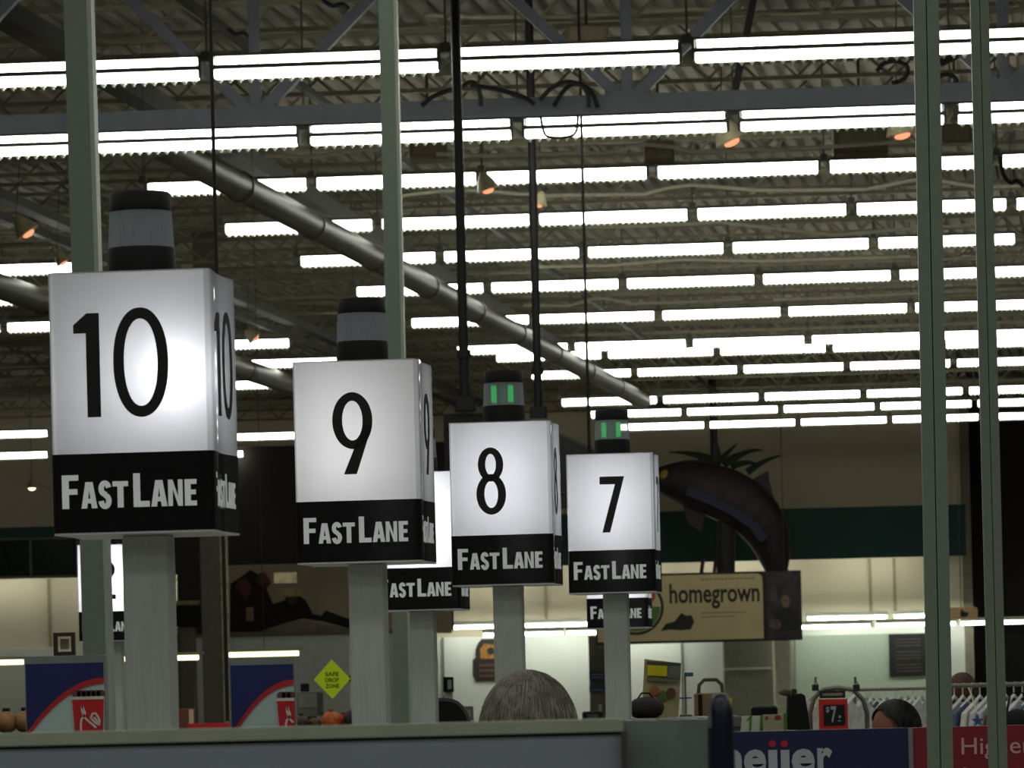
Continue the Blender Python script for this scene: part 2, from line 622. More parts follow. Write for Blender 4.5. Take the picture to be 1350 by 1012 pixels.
def fixture_meshes():
    d = {}
    d['hA'] = MB().box((0, 0, 0.012), (FL, 0.21, 0.046)).box((0, 0, 0.135), (FL, 0.2, 0.025)).box((-FL / 2 - 0.015, 0, 0.03), (0.03, 0.18, 0.24)).box((FL / 2 + 0.015, 0, 0.03), (0.03, 0.18, 0.24)).mesh('housing', M_HOUSING)
    d['uA'] = MB().box((0, 0, 0.075), (FL - 0.05, 0.12, 0.092)).mesh('upper_tube', M_TUBE)
    d['lA'] = MB().box((0, 0, -0.05), (FL - 0.02, 0.14, 0.09)).mesh('lower_tube', M_TUBE)
    lv = MB()
    for i in range(22):
        lv.box((-FL / 2 + 0.055 + i * (FL - 0.11) / 21, 0, -0.108), (0.045, 0.10, 0.03))
        lv.box((-FL / 2 + 0.055 + i * (FL - 0.11) / 21, 0, -0.13), (0.02, 0.08, 0.03))
    d['vA'] = lv.mesh('louver', M_LOUVER)
    d['hB'] = MB().box((0, 0, 0.105), (FL, 0.2, 0.045)).box((-FL / 2 - 0.015, 0, 0.03), (0.03, 0.16, 0.17)).box((FL / 2 + 0.015, 0, 0.03), (0.03, 0.16, 0.17)).mesh('housing', M_HOUSING)
    d['lB'] = MB().box((0, 0, 0.005), (FL - 0.03, 0.15, 0.155)).mesh('tube_lens', M_TUBE)
    lv = MB()
    for i in range(24):
        lv.box((-FL / 2 + 0.05 + i * (FL - 0.10) / 23, 0, -0.09), (0.04, 0.10, 0.05))
    d['vB'] = lv.mesh('louver', M_LOUVER)
    d['rod'] = MB().tube([(0, 0, 0.12), (0, 0, 1.7)], 0.012, 6).box((0, 0, 0.14), (0.1, 0.14, 0.1)).mesh('hanger', M_HOUSING)
    return d


FM = fixture_meshes()


def fixture(center, kind, label):
    t = thing('fluorescent_fixture', center, label, 'ceiling light', 'fluorescent strip lights under the roof', LYAW)
    link('housing', FM['h' + kind], t)
    if kind == 'A':
        link('upper_tube', FM['uA'], t)
        link('lower_tube', FM['lA'], t)
        link('louver', FM['vA'], t, True)
    else:
        link('tube_lens', FM['lB'], t)
        link('louver', FM['vB'], t, True)
    h = link('hanger', FM['rod'], t)
    h.location = (-1.25, 0, 0)
    return t


# (gap pixel x, y of the band, gap spacing in pixels, fixtures left of the gap, fixtures right, type)
ROWS = [(588, 81, 318, 3, 4, 'A'), (683, 171, 284, 4, 4, 'A'), (860, 228, 226, 3, 3, 'B'), (913, 283, 209, 3, 4, 'B'), (960, 327, 191, 3, 4, 'B'),
        (821, 374, 179, 2, 5, 'B'), (868, 416, 166, 2, 5, 'B'), (909, 453, 156, 2, 5, 'B'), (945, 463, 148, 2, 5, 'B'), (976, 487, 140, 2, 5, 'B'),
        (1004, 523, 134, 2, 5, 'B'), (902, 543, 127, 1, 6, 'B'), (932, 560, 120, 1, 6, 'B')]
for ri, (gx, gy, sp, nl, nr, kind) in enumerate(ROWS):
    Y = F * 2.5 / sp
    g = P(gx, gy, Y)
    k = 0
    for i in range(-nl, nr):
        c = g + LDIR * (2.5 * (i + 0.5))
        # shown at all?
        px = CX + c.x / c.y * F
        if px - sp / 2 > 1352:
            continue
        k += 1
        fixture(c, kind, 'strip light, %s from the left, in the %s row of lights from the top' % (ORD[k], ORD[ri + 1]))
# rows continuing at the far left beyond the dark bay: (right end px, y, depth, count)
LEFT = [(103, 353, 78.5, 1, 'upper strip light at the left edge, its end showing above the lane 10 sign'),
        (140, 391, 84, 2, 'second strip light down at the left edge beside the lane 10 sign'),
        (170, 427, 90, 2, 'third strip light down at the left edge beside the lane 10 sign'),
        (386, 452, 95, 1, 'top strip light of three between the lane 10 and lane 9 signs'),
        (470, 476, 100, 1, 'middle strip light of three between the lane 10 and lane 9 signs'),
        (376, 506, 106, 1, 'lowest strip light of three between the lane 10 and lane 9 signs'),
        (420, 573, 125, 1, 'strip light right of the number band of the lane 10 sign')]
for (px, py, Y, cnt, lab) in LEFT:
    g = P(px, py, Y)
    for i in range(cnt):
        fixture(g - LDIR * (2.5 * (i + 0.5)), 'B', lab if i == 0 else lab.replace('strip light', 'leftmost strip light'))
for (px, py, Y, lab) in ((66, 571, 125, 'long strip light left of the band of the lane 10 sign'), (66, 599, 133, 'lowest far strip light left of the lane 10 sign'),
                         (324, 598, 133, 'far strip light end showing low right of the lane 10 sign')):
    fixture(P(px, py, Y) - LDIR * 1.25, 'B', lab)

# ------------------------------------------------------------------ ducts, conduits, boxes, small lamps
def tubething(name, pts, rad, m, label, cat, n=16, seams=None):
    base = Vector(pts[0])
    t = thing(name, base, label, cat)
    loc = [Vector(p) - base for p in pts]
    MB().tube(loc, rad, n).build('pipe', m, t, True)
    if seams:
        for q in seams:
            p = loc[0].lerp(loc[-1], q)
            d = (loc[-1] - loc[0]).normalized()
            MB().tube([p - d * 0.05, p + d * 0.05], rad + 0.02, n).build('seam', m, t, True)
    return t


a, b = P(388, 284, 66.4), P(834, 521, 107)
d = (b - a) / (107 - 66.4)
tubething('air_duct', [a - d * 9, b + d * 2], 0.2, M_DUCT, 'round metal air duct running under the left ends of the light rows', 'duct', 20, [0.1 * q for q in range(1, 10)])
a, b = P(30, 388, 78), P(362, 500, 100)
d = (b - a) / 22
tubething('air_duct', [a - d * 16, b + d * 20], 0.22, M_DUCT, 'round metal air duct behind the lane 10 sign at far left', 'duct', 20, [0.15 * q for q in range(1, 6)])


def conduit(pts, Y, label, r=0.028):
    base = P(pts[0][0], pts[0][1], Y)
    tubething('conduit', [P(x, y, Y) for x, y in pts], r, M_CONDUIT, label, 'conduit', 8)


conduit([(575, 203), (640, 205), (800, 201), (835, 192), (850, 190), (890, 194), (915, 200), (1000, 197), (1100, 193), (1200, 186)], 62, 'pale bent conduit passing the tan box below the second light row')
conduit([(350, 205), (420, 207), (450, 200), (480, 197), (500, 198)], 62, 'pale conduit with a hump left of the middle pole')
conduit([(530, 258), (580, 252), (620, 251), (720, 258), (850, 256), (880, 248), (910, 244), (940, 246), (1000, 251), (1140, 250), (1180, 242), (1215, 236), (1250, 240), (1290, 247), (1350, 245)], 69, 'long pale wavy conduit below the third light row')
conduit([(750, 300), (840, 298), (950, 293), (1100, 310), (1180, 303), (1280, 297)], 76, 'pale conduit below the fourth light row', 0.03)
conduit([(690, 402), (750, 403), (780, 394), (800, 393), (830, 400), (900, 398), (980, 394)], 88, 'pale humped conduit below the sixth light row')
conduit([(700, 352), (800, 350), (900, 342), (1000, 344), (1200, 338)], 81, 'pale straight conduit below the fifth light row')
conduit([(1020, 395), (1100, 392), (1200, 387), (1350, 380)], 87, 'pale conduit right of centre above the seventh light row')
conduit([(560, 20), (620, 22), (760, 22), (900, 12), (1050, 18), (1200, 10)], 58, 'pale conduit across the top of the view', 0.03)


def px_thing(name, px0, py0, px1, py1, Y, label, cat, group=None, rz=0.0):
    """Empty at the bottom centre of a pixel rectangle at depth Y; returns it with its width and height in metres"""
    c = P((px0 + px1) / 2, py1, Y)
    return thing(name, c, label, cat, group, rz), (px1 - px0) * Y / F, (py1 - py0) * Y / F


for (x0, y0, x1, y1, Y, lab) in ((849, 187, 889, 213, 63, 'tan electrical box between the second and third light rows'), (1098, 165, 1170, 205, 64, 'wide brown unit heater left of the right hand pole'),
                                 (540, 182, 590, 208, 64, 'brown heater box right of the middle pole'), (745, 35, 802, 58, 57, 'brown box near the top beside the steel braces'),
                                 (1240, 165, 1280, 190, 64, 'brown box between the two right hand poles')):
    t, wd, h = px_thing('junction_box', x0, y0, x1, y1, Y, lab, 'electrical box')
    MB().bevbox((0, 0, h / 2), (wd, 0.4, h), 0.03).build('body', M_TANBOX, t)
    MB().box((0, -0.21, h / 2), (wd * 0.8, 0.03, h * 0.75)).build('cover', mat('tan_cover', (132, 118, 94), 0.7), t)
    MB().tube([(0, 0, h), (0, 0, h + 1.2)], 0.02, 6).build('hanger', M_STEEL_DK, t)

k = 0
for (px, py, Y, r, tilt, lab) in ((30, 297, 70, 0.2, 0.6, 'cone lamp with orange bulb at the far left above the lane 10 sign'), (80, 340, 76, 0.13, 0.5, 'small orange lit lamp just left of the lane 10 beacon pole'),
                                  (640, 240, 66, 0.17, 0.3, 'cone lamp with orange bulb between the two black poles'), (712, 262, 68, 0.13, -0.3, 'small lamp with orange bulb right of the second black pole'),
                                  (958, 172, 55, 0.2, 0.4, 'cream cone lamp with red bulb under the second light row'), (1186, 162, 55, 0.2, 0.2, 'cream cone lamp with red bulb beside the wide right pole'),
                                  (331, 441, 92, 0.16, 0.8, 'tilted lamp with orange bulb right of the lane 10 sign')):
    t = thing('cone_lamp', P(px, py, Y), lab, 'lamp', 'small cone lamps under the roof', 0)
    t.rotation_euler = (0, -tilt, 0)
    MB().lathe([(r, -r * 0.7), (r * 0.75, 0), (r * 0.35, r * 0.7), (r * 0.2, r * 0.9)], 16).build('shade', M_SHADE, t, True)
    MB().blob((0, 0, -r * 0.78), (r * 0.5, r * 0.5, r * 0.24), 12, 6).build('bulb', M_ORANGE, t, True)
    MB().tube([(0, 0, r * 0.9), ((ZD - 0.6 - t.location.z) * math.sin(tilt), 0, (ZD - 0.6 - t.location.z) * math.cos(tilt))], 0.007, 6).build('stem', M_STEEL_DK, t)
t = thing('cone_lamp', P(42, 640, 118), 'small bright yellow spot lamp left of the lane 10 sign band', 'lamp', 'small cone lamps under the roof')
MB().lathe([(0.14, -0.06), (0.1, 0.05), (0.03, 0.16)], 16).build('shade', M_SHADE, t, True)
MB().blob((0, 0, -0.06), (0.1, 0.1, 0.07), 12, 6).build('bulb', lamp_mat('yellow_bulb', (1, 0.9, 0.5), 3.0), t, True)
MB().tube([(0.05, 0, 0.1), (0.5, 0, -0.14)], 0.02, 6).build('arm', M_CONDUIT, t)
MB().tube([(0, 0, 0.1), (0, 0, ZD + 0.05 - t.location.z)], 0.008, 6).build('stem', M_STEEL_DK, t)

# black cable bundles draped on the girder
def cable(pts, Y, label, r=0.028):
    # smooth with a Catmull-Rom pass
    q = [P(x, y, Y) for x, y in pts]
    out = []
    for i in range(len(q) - 1):
        p0, p1, p2, p3 = q[max(i - 1, 0)], q[i], q[i + 1], q[min(i + 2, len(q) - 1)]
        for s in range(5):
            u = s / 5
            out.append(0.5 * ((2 * p1) + (p2 - p0) * u + (2 * p0 - 5 * p1 + 4 * p2 - p3) * u * u + (3 * p1 - p0 - 3 * p2 + p3) * u ** 3))
    out.append(q[-1])
    tubething('cable', out, r, M_CABLE, label, 'cable', 6)


cable([(556, 140), (570, 128), (590, 120), (604, 118), (622, 108), (632, 122), (634, 140)], 49.6, 'black looped cable draped around the left black pole')
cable([(620, 112), (655, 118), (690, 128), (705, 138)], 49.6, 'black cable running between the two black poles')
cable([(712, 132), (725, 118), (745, 108), (765, 112), (775, 125), (776, 142)], 49.6, 'black cable arching right of the second black pole')
cable([(730, 140), (745, 118), (762, 110), (780, 122), (788, 142)], 49.7, 'second black cable loop beside the steel braces')
cable([(712, 150), (718, 176), (730, 181), (750, 180), (760, 172), (762, 148)], 49.9, 'short black cable sagging under the second light row', 0.016)
cable([(1156, 94), (1165, 84), (1180, 81), (1196, 88), (1192, 104), (1175, 110)], 49.6, 'black cable coil left of the wide right pole')
cable([(1236, 82), (1262, 70), (1268, 72), (1240, 86)], 49.6, 'thin black cable right of the wide right pole')
cable([(1234, 102), (1248, 98), (1260, 104), (1262, 118), (1252, 125), (1236, 124)], 49.6, 'black cable hoop between the two right hand poles')
cable([(1318, 205), (1322, 228), (1332, 241), (1340, 238), (1350, 246)], 60, 'black cable hanging at the right edge of the view')
cable([(300, 38), (310, 46), (322, 44), (332, 55)], 55, 'short black cable at the top left of the middle pole')
cable([(425, 0), (438, 8), (452, 6), (460, 12)], 55, 'black cable at the very top left of the middle pole')

# ------------------------------------------------------------------ hanging black poles and bulkhead
def hang_pole(px0, py0, px1, py1, Y, r, label, name='ceiling_pole', clamp=True):
    a = P(px1, py1, Y)
    t = thing(name, a, label, 'pole')
    top = ZD - a.z
    MB().tube([(0, 0, 0), (0, 0, top)], r, 12).build('tube', M_BLACKPAINT, t, True)
    if clamp:
        MB().bevbox((0, 0, 0.04), (r * 4.2, r * 3.4, 0.14), 0.03).build('foot', M_BLACKPAINT, t)
        MB().tube([(0, 0, 0.5), (0, 0, 0.58)], r * 1.5, 12).build('collar', M_BLACKPAINT, t, True)
    return t


hang_pole(604, 0, 613, 537, 46, 0.05, 'thick black pole hanging from the roof right of the middle pole')
hang_pole(699, 0, 710, 548, 55, 0.05, 'second black hanging pole, the one above the lane 8 sign')
hang_pole(765, 175, 778, 640, 51, 0.017, 'thin black rod hanging from the roof above the lane 7 beacon', 'hanging_rod', False)
hang_pole(294, 0, 300, 950, 12, 0.0048, 'thin black cable dropping from the roof beside the lane 10 sign', 'hanging_cable', False)
a = P(571, 542, 46)
t = thing('hanging_bulkhead', (a.x, a.y, a.z - 0.66), 'black box hung from two poles behind the lane 8 sign', 'bulkhead')
cs = [P(571, 0, 46), P(655, 0, 46), P(786, 0, 55.6), P(690, 0, 55.6)]
cs = [(p.x - a.x, p.y - a.y) for p in cs]


def slab(z0, z1):
    return MB().add([(p[0], p[1], z) for z in (z0, z1) for p in cs], [(3, 2, 1, 0), (4, 5, 6, 7)] + [(q, (q + 1) % 4, 4 + (q + 1) % 4, 4 + q) for q in range(4)])


slab(0.02, 0.63).build('body', mat('bulkhead_black', (22, 19, 20), 0.7), t)
slab(0.63, 0.66).build('top_edge', mat('bulkhead_edge', (84, 82, 76), 0.6), t)
slab(0, 0.02).build('bottom_edge', M_STEEL_DK, t)

# ------------------------------------------------------------------ power poles
def power_pole(px_top, px_bot, wpx, Y, label, edge):
    a = P(px_bot, 895, Y)
    wd = wpx * Y / F
    t = thing('power_pole', (a.x, Y, 0), label, 'pole', 'grey power poles from floor to roof', YAW * 0.5)
    H = ZD - 0.06
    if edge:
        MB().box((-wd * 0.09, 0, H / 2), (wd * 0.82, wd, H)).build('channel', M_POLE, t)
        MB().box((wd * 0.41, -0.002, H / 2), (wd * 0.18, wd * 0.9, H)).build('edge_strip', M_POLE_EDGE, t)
    else:
        MB().box((-wd * 0.26, 0, H / 2), (wd * 0.48, wd, H)).build('channel', M_POLE, t)
        MB().box((wd * 0.26, 0, H / 2), (wd * 0.48, wd, H)).build('channel', M_POLE, t)
        MB().box((0, 0.01, H / 2), (wd * 0.04, wd * 0.8, H)).build('seam', M_SEAM, t)
    MB().bevbox((0, 0, 0.01), (wd * 2.2, wd * 2.2, 0.02), 0.01).build('base_plate', M_POLE, t)
    lean = (px_bot - px_top) / 895 - math.tan(ROLL)
    t.rotation_euler[1] = -lean
    return t


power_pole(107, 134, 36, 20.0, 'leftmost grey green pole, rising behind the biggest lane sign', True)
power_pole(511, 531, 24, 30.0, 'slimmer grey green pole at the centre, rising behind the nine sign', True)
power_pole(1216, 1233, 33, 11.6, 'wider of the two grey poles at the right with a dark centre seam', False)
power_pole(1291, 1313, 24, 14.4, 'narrower rightmost grey pole with a dark centre seam', False)

# ------------------------------------------------------------------ lane signs
SW, SH, SD, SB = 0.312, 0.50, 0.29, 0.154
SYAW = R(-6.5)


def shell_profile(inset=0.0):
    r = 0.014
    x, y = SW / 2 - inset, SD / 2 - inset
    out = []
    for (sx, sy, a0) in ((1, -1, 270), (1, 1, 0), (-1, 1, 90), (-1, -1, 180)):
        for k in range(6):
            a = R(a0 + 18 * k)
            out.append((sx * (x - r) + r * math.cos(a), sy * (y - r) + r * math.sin(a)))
        if a0 in (270, 90):     # the side sheets are bowed in a little
            for k in range(1, 12):
                u = k / 12
                yy = sy * (y - r) - sy * 2 * (y - r) * u
                out.append((sx * x - sx * 0.007 * math.sin(math.pi * u) ** 2, yy))
    return out


def shell(z0, z1, inset=0.0):
    p = shell_profile(inset)
    n = len(p)
    return MB().add([(q[0], q[1], z) for z in (z0, z1) for q in p], [(i, (i + 1) % n, n + (i + 1) % n, n + i) for i in range(n)])


def sheet(q, z0, z1):
    """one of the four sheets of the box: right, back, left, front"""
    p = shell_profile(0.0)      # corner 6, side 11, corner 6, corner 6, side 11, corner 6
    idx = {0: list(range(1, 22)), 1: list(range(21, 25)), 2: list(range(24, 45)), 3: list(range(44, 46)) + [0, 1]}[q]
    n_ = len(p)
    if q == 1:
        idx = list(range(21, 26))
    if q == 2:
        idx = list(range(25, 44))
    if q == 3:
        idx = [k % n_ for k in range(43, n_ + 2)]
    m_ = len(idx)
    return MB().add([(p[k][0], p[k][1], z) for z in (z0, z1) for k in idx], [(i, i + 1, m_ + i + 1, m_ + i) for i in range(m_ - 1)])


def plate(z, inset=0.0, th=0.006):
    p = shell_profile(inset)
    n = len(p)
    return MB().add([(q[0], q[1], zz) for zz in (z, z + th) for q in p],
                    [tuple(range(n))[::-1], tuple(range(n, 2 * n))] + [(i, (i + 1) % n, n + (i + 1) % n, n + i) for i in range(n)])


def digit(mb, ch, x, z, M, y0=-0.0015, y1=0.0):
    """geometric numerals 0.2 m high, lower left at x, z"""
    def pr(pts):
        mb.prism([(x + p[0], z + p[1]) for p in pts], y0, y1, M)

    def rg(cx, cz, rx, rz, sx, sz, p=2.0):
        mb.ring(ell(x + cx, z + cz, rx, rz, 48, p), ell(x + cx, z + cz, rx - sx, rz - sz, 48, p), y0, y1, M)
    if ch == '1':
        pr([(0.024, 0), (0.050, 0), (0.050, 0.198), (0.026, 0.198), (0.0, 0.176), (0.0, 0.160), (0.024, 0.160)])
    elif ch == '0':
        rg(0.053, 0.102, 0.053, 0.104, 0.0205, 0.021, 2.15)
    elif ch == '8':
        rg(0.0455, 0.151, 0.039, 0.052, 0.0225, 0.0195)
        rg(0.0455, 0.060, 0.0455, 0.062, 0.0245, 0.0205)
    elif ch == '7':
        pr([(0.0, 0.200), (0.0, 0.172), (0.055, 0.172), (0.006, 0.0), (0.034, 0.0), (0.089, 0.200)])
    elif ch == '9':
        rg(0.050, 0.132, 0.050, 0.070, 0.0245, 0.021)
        pr([(0.026, 0.0), (0.058, 0.0), (0.0985, 0.118), (0.077, 0.118)])
    elif ch == '2':
        pts = [(0.010 + 0.0, 0.148)] + [(0.047 + 0.036 * math.cos(R(a)), 0.152 + 0.037 * math.sin(R(a))) for a in range(170, -45, -15)] + [(0.014, 0.012)]
        mb.ribbon([(x + p[0], z + p[1]) for p in pts], 0.022, y0, y1, M)
        pr([(0.0, 0.0), (0.095, 0.0), (0.095, 0.024), (0.0, 0.024)])


def letters(mb, M, y0=-0.0012, y1=0.0):
    def pr(pts):
        mb.prism(pts, y0, y1, M)

    def LF(x, z, w_, h, s):
        pr([(x, z), (x + s, z), (x + s, z + h), (x, z + h)])
        pr([(x + s, z + h - s * 0.8), (x + w_, z + h - s * 0.8), (x + w_, z + h), (x + s, z + h)])
        pr([(x + s, z + h * 0.42), (x + w_ * 0.93, z + h * 0.42), (x + w_ * 0.93, z + h * 0.42 + s * 0.8), (x + s, z + h * 0.42 + s * 0.8)])

    def LE(x, z, w_, h, s):
        LF(x, z, w_, h, s)
        pr([(x + s, z), (x + w_, z), (x + w_, z + s * 0.8), (x + s, z + s * 0.8)])

    def LL(x, z, w_, h, s):
        pr([(x, z), (x + s, z), (x + s, z + h), (x, z + h)])
        pr([(x + s, z), (x + w_, z), (x + w_, z + s * 0.85), (x + s, z + s * 0.85)])

    def LT(x, z, w_, h, s):
        pr([(x + w_ / 2 - s / 2, z), (x + w_ / 2 + s / 2, z), (x + w_ / 2 + s / 2, z + h), (x + w_ / 2 - s / 2, z + h)])
        for q in (0, 1):
            xa = x if q == 0 else x + w_ / 2 + s / 2
            pr([(xa, z + h - s * 0.85), (xa + w_ / 2 - s / 2, z + h - s * 0.85), (xa + w_ / 2 - s / 2, z + h), (xa, z + h)])

    def LA(x, z, w_, h, s):
        c = x + w_ / 2
        pr([(x, z), (x + s * 0.95, z), (c, z + h * 0.72), (c, z + h), (c - s * 0.6, z + h)])
        pr([(x + w_ - s * 0.95, z), (x + w_, z), (c + s * 0.6, z + h), (c, z + h), (c, z + h * 0.72)])
        pr([(x + w_ * 0.30, z + h * 0.19), (x + w_ * 0.70, z + h * 0.19), (x + w_ * 0.62, z + h * 0.37), (x + w_ * 0.38, z + h * 0.37)])

    def LN(x, z, w_, h, s):
        pr([(x, z), (x + s, z), (x + s, z + h), (x, z + h)])
        pr([(x + w_ - s, z), (x + w_, z), (x + w_, z + h), (x + w_ - s, z + h)])
        pr([(x + s, z + h), (x + s, z + h * 0.66), (x + w_ - s, z), (x + w_ - s, z + h * 0.34)])

    def LS(x, z, w_, h, s):
        c = x + w_ / 2
        rx, rz = w_ / 2 - s / 2, h / 4 - s * 0.18
        pts = [(c + rx * math.cos(R(a)), z + h * 0.735 + rz * math.sin(R(a))) for a in range(10, 271, 20)]
        pts += [(c + rx * math.cos(R(a)), z + h * 0.265 + rz * math.sin(R(a))) for a in range(80, -191, -20)]
        mb.ribbon(pts, s * 0.9, y0, y1, M)
    h1, h2, s1, s2 = 0.064, 0.050, 0.0132, 0.0115
    LF(0.0, 0, 0.032, h1, s1)
    LA(0.037, 0, 0.031, h2, s2)
    LS(0.070, 0, 0.026, h2, s2)
    LT(0.098, 0, 0.030, h2, s2)
    LL(0.138, 0, 0.031, h1, s1)
    LA(0.172, 0, 0.031, h2, s2)
    LN(0.205, 0, 0.028, h2, 0.0088)
    LE(0.237, 0, 0.023, h2, s2)


ribs = 60
rp = []
LENS_H, R0 = 0.070, 0.060


def ribbed():
    mb = MB()
    n = ribs * 2
    vs = []
    for (z, k) in ((0, 1.06), (LENS_H, 1.0)):
        for i in range(n):
            rr = R0 * k * (1.0 if i % 2 else 0.965)
            a = 2 * math.pi * i / n
            vs.append((rr * math.cos(a), rr * math.sin(a), z))
    return mb.add(vs, [(i, (i + 1) % n, n + (i + 1) % n, n + i) for i in range(n)])


def lane_sign(num, pxl, pyb, Y, label, green, lamps, opal=None, dx=None, small=False):
    """pxl, pyb: pixel of the lower left front corner"""
    c = P(pxl, pyb, Y)
    Rz = Matrix.Rotation(SYAW, 4, 'Z')
    org = c - (Rz @ Vector((-SW / 2, -SD / 2, 0)))
    t = thing('lane_sign', (org.x, org.y, 0), label, 'lane sign', 'illuminated checkout lane signs on posts', SYAW)
    z0 = c.z
    MB().bevbox((0, 0, z0 / 2), (0.088, 0.088, z0), 0.006).build('post', M_ALU, t)
    MB().bevbox((0, 0, 0.01), (0.2, 0.2, 0.02), 0.01).build('base_plate', M_ALU, t)
    for q, (nm, mm) in enumerate((('side_sheet', M_SIDE_DIM), ('back_sheet', M_OPAL), ('side_sheet', M_SIDE_DIM), ('front_sheet', M_OPAL))):
        sheet(q, z0 + SB, z0 + SH).build(nm, mm, t, True)
    plate(z0 + SH - 0.003, 0.0005, 0.003).build('top_sheet', M_OPAL, t)
    band = shell(z0 + 0.004, z0 + SB, -0.0006).build('name_band', M_BAND, t, True)
    plate(z0, 0.0, 0.005).build('bottom_sheet', mat('frosted_sheet', (205, 208, 212), 0.3), t)
    faces = [Matrix.Translation((-SW / 2, -SD / 2 - 0.0008, z0)),
             Matrix.Translation((SW / 2 + 0.0010, -SD / 2 - 0.004, z0)) @ Matrix.Rotation(R(90), 4, 'Z'),
             Matrix.Translation((SW / 2, SD / 2 + 0.0008, z0)) @ Matrix.Rotation(R(180), 4, 'Z')]
    off = {'10': 0.049, '9': 0.098, '8': 0.082, '7': 0.120, '2': 0.105, '3': 0.1, '1': 0.12}[num]
    zn = {'10': 0.223, '9': 0.219, '8': 0.218, '7': 0.217, '2': 0.217}.get(num, 0.217)
    for q, Mf in enumerate(faces):
        mb = MB()
        x = off
        for chh in num:
            digit(mb, chh, x, zn, Mf)
            x += 0.076
        mb.build('number', M_INK, t)
        mb = MB()
        letters(mb, Mf @ Matrix.Translation((0.020, 0.002 if q == 1 else -0.0012, 0.050)) @ Matrix.Scale(0.86 if q == 1 else 1.0, 4, (1, 0, 0)))
        mb.build('lettering', M_LETTER, band)
    # beacon on top
    zt_ = z0 + SH
    bc = MB().lathe([(R0 * 1.08, 0), (R0 * 1.08, 0.05), (R0 * 1.05, 0.055)], 40, (0, 0, zt_)).build('beacon', M_BLACK, t, True)
    ln = ribbed().build('lens', M_LENS, bc)
    ln.location = (0, 0, zt_ + 0.055)
    MB().lathe([(R0 * 1.0, 0), (R0 * 1.0, 0.032), (R0 * 0.94, 0.037)], 40, (0, 0, zt_ + 0.055 + LENS_H)).build('cap', M_BLACK, bc, True)
    MB().tube([(0, 0, zt_ + 0.05), (0, 0, zt_ + 0.13)], 0.013, 10).build('core', M_LENSCORE, bc, True)
    if green:
        for sx in (-1, 1):
            MB().bevbox((sx * 0.026, -0.034, zt_ + 0.09), (0.017, 0.01, 0.052), 0.004).build('green_led', M_GREEN, bc)
    for (lx, ly, lz, en) in lamps:
        ld = bpy.data.lights.new('sign_lamp', 'POINT')
        ld.energy = en
        ld.shadow_soft_size = 0.02
        ld.color = (1.0, 0.985, 0.96) if num == '9' else (0.97, 0.98, 1.0)
        lo = bpy.data.objects.new('sign_lamp', ld)
        COL.objects.link(lo)
        lo.parent = t
        lo.location = (lx, ly, z0 + lz)
    return t


def col(e, x=0.0, y=0.02):
    return [(x, y, 0.23, e), (x, y, 0.31, e), (x, y, 0.39, e)]


lane_sign('10', 70, 706, 8.67, 'lane 10 sign, the largest and leftmost, brightly lit at its right', False, [(0.09, -0.07, 0.30, 0.8), (0.0, 0.04, 0.28, 0.7)])
lane_sign('9', 391, 744, 11.24, 'lane 9 sign standing between the lane 10 and lane 8 signs', False, [(-0.03, 0.03, 0.24, 0.95), (-0.05, 0.04, 0.38, 0.75)])
lane_sign('8', 596, 773, 13.9, 'lane 8 sign with a green lit beacon, under the second black pole', True, col(0.75, 0.0, 0.05))
lane_sign('7', 750, 783, 16.3, 'lane 7 sign with a green lit beacon, the smallest of the four near ones', True, col(0.75, 0.0, 0.05))
lane_sign('3', 494, 806, 16.4, 'bright lane sign mostly hidden behind the lane 9 and lane 8 signs', False, col(1.6))
lane_sign('2', 104, 846, 23.5, 'small bright lane 2 sign behind the lane 10 post', False, col(1.6))
lane_sign('1', 774, 829, 23.2, 'small far lane sign partly hidden behind the lane 7 post', False, col(1.3))


# ------------------------------------------------------------------ text fitted into a box
def text_fit(name, s, x0, z0, x1, z1, y, material, parent, offset=0.0, th=0.002):
    """text whose ink fills the local box x0..x1, z0..z1 on the plane y"""
    o = text_obj(name, s, 1.0, material, parent, (0, 0, 0), 0.0, offset, 1.0, 0.0)
    me = o.data
    xs = [v.co.x for v in me.vertices]
    zs = [v.co.z for v in me.vertices]
    ax, bx, az, bz = min(xs), max(xs), min(zs), max(zs)
    n0 = len(me.vertices)
    for v in me.vertices:
        v.co.x = x0 + (v.co.x - ax) / (bx - ax) * (x1 - x0)
        v.co.z = z0 + (v.co.z - az) / (bz - az) * (z1 - z0)
        v.co.y = y
    return o


# ------------------------------------------------------------------ valance and case lights
k = 0
M_VAL = lamp_mat('valance_tube', LIGHT_COL, 16.0)
me_vt = MB().tube([(-1.2, 0, 0), (1.2, 0, 0)], 0.05, 8).mesh('tube', M_VAL)
me_vh = MB().box((0, -0.0, 0.13), (2.46, 0.5, 0.08)).box((0, 0.0, 0.075), (2.46, 0.10, 0.04)).mesh('housing', mat('valance_white', (220, 224, 214), 0.5))
for (row, pxs, py, Y) in (('upper', (630, 745, 860, 1118, 1232), 825, 138.9), ('lower', (690, 800, 1095, 1208, 1320), 836, 137.6)):
    for q, px in enumerate(pxs):
        c = P(px, 850, Y)
        c.z = P(675, py, Y).z
        place = ['leftmost', 'second from left', 'middle', 'second from right', 'rightmost'][q]
        t = thing('valance_light', c, '%s light of the %s strip line along the back wall' % (place, row), 'strip light', 'strip lights in front of the back wall')
        link('housing', me_vh, t)
        link('tube', me_vt, t)
        far = (WY - 0.15 if px < 1250 else WY + 4) - Y
        MB().box((0, far / 2, 0.13), (0.06, far, 0.05)).build('bracket', MATS['valance_white'], t)
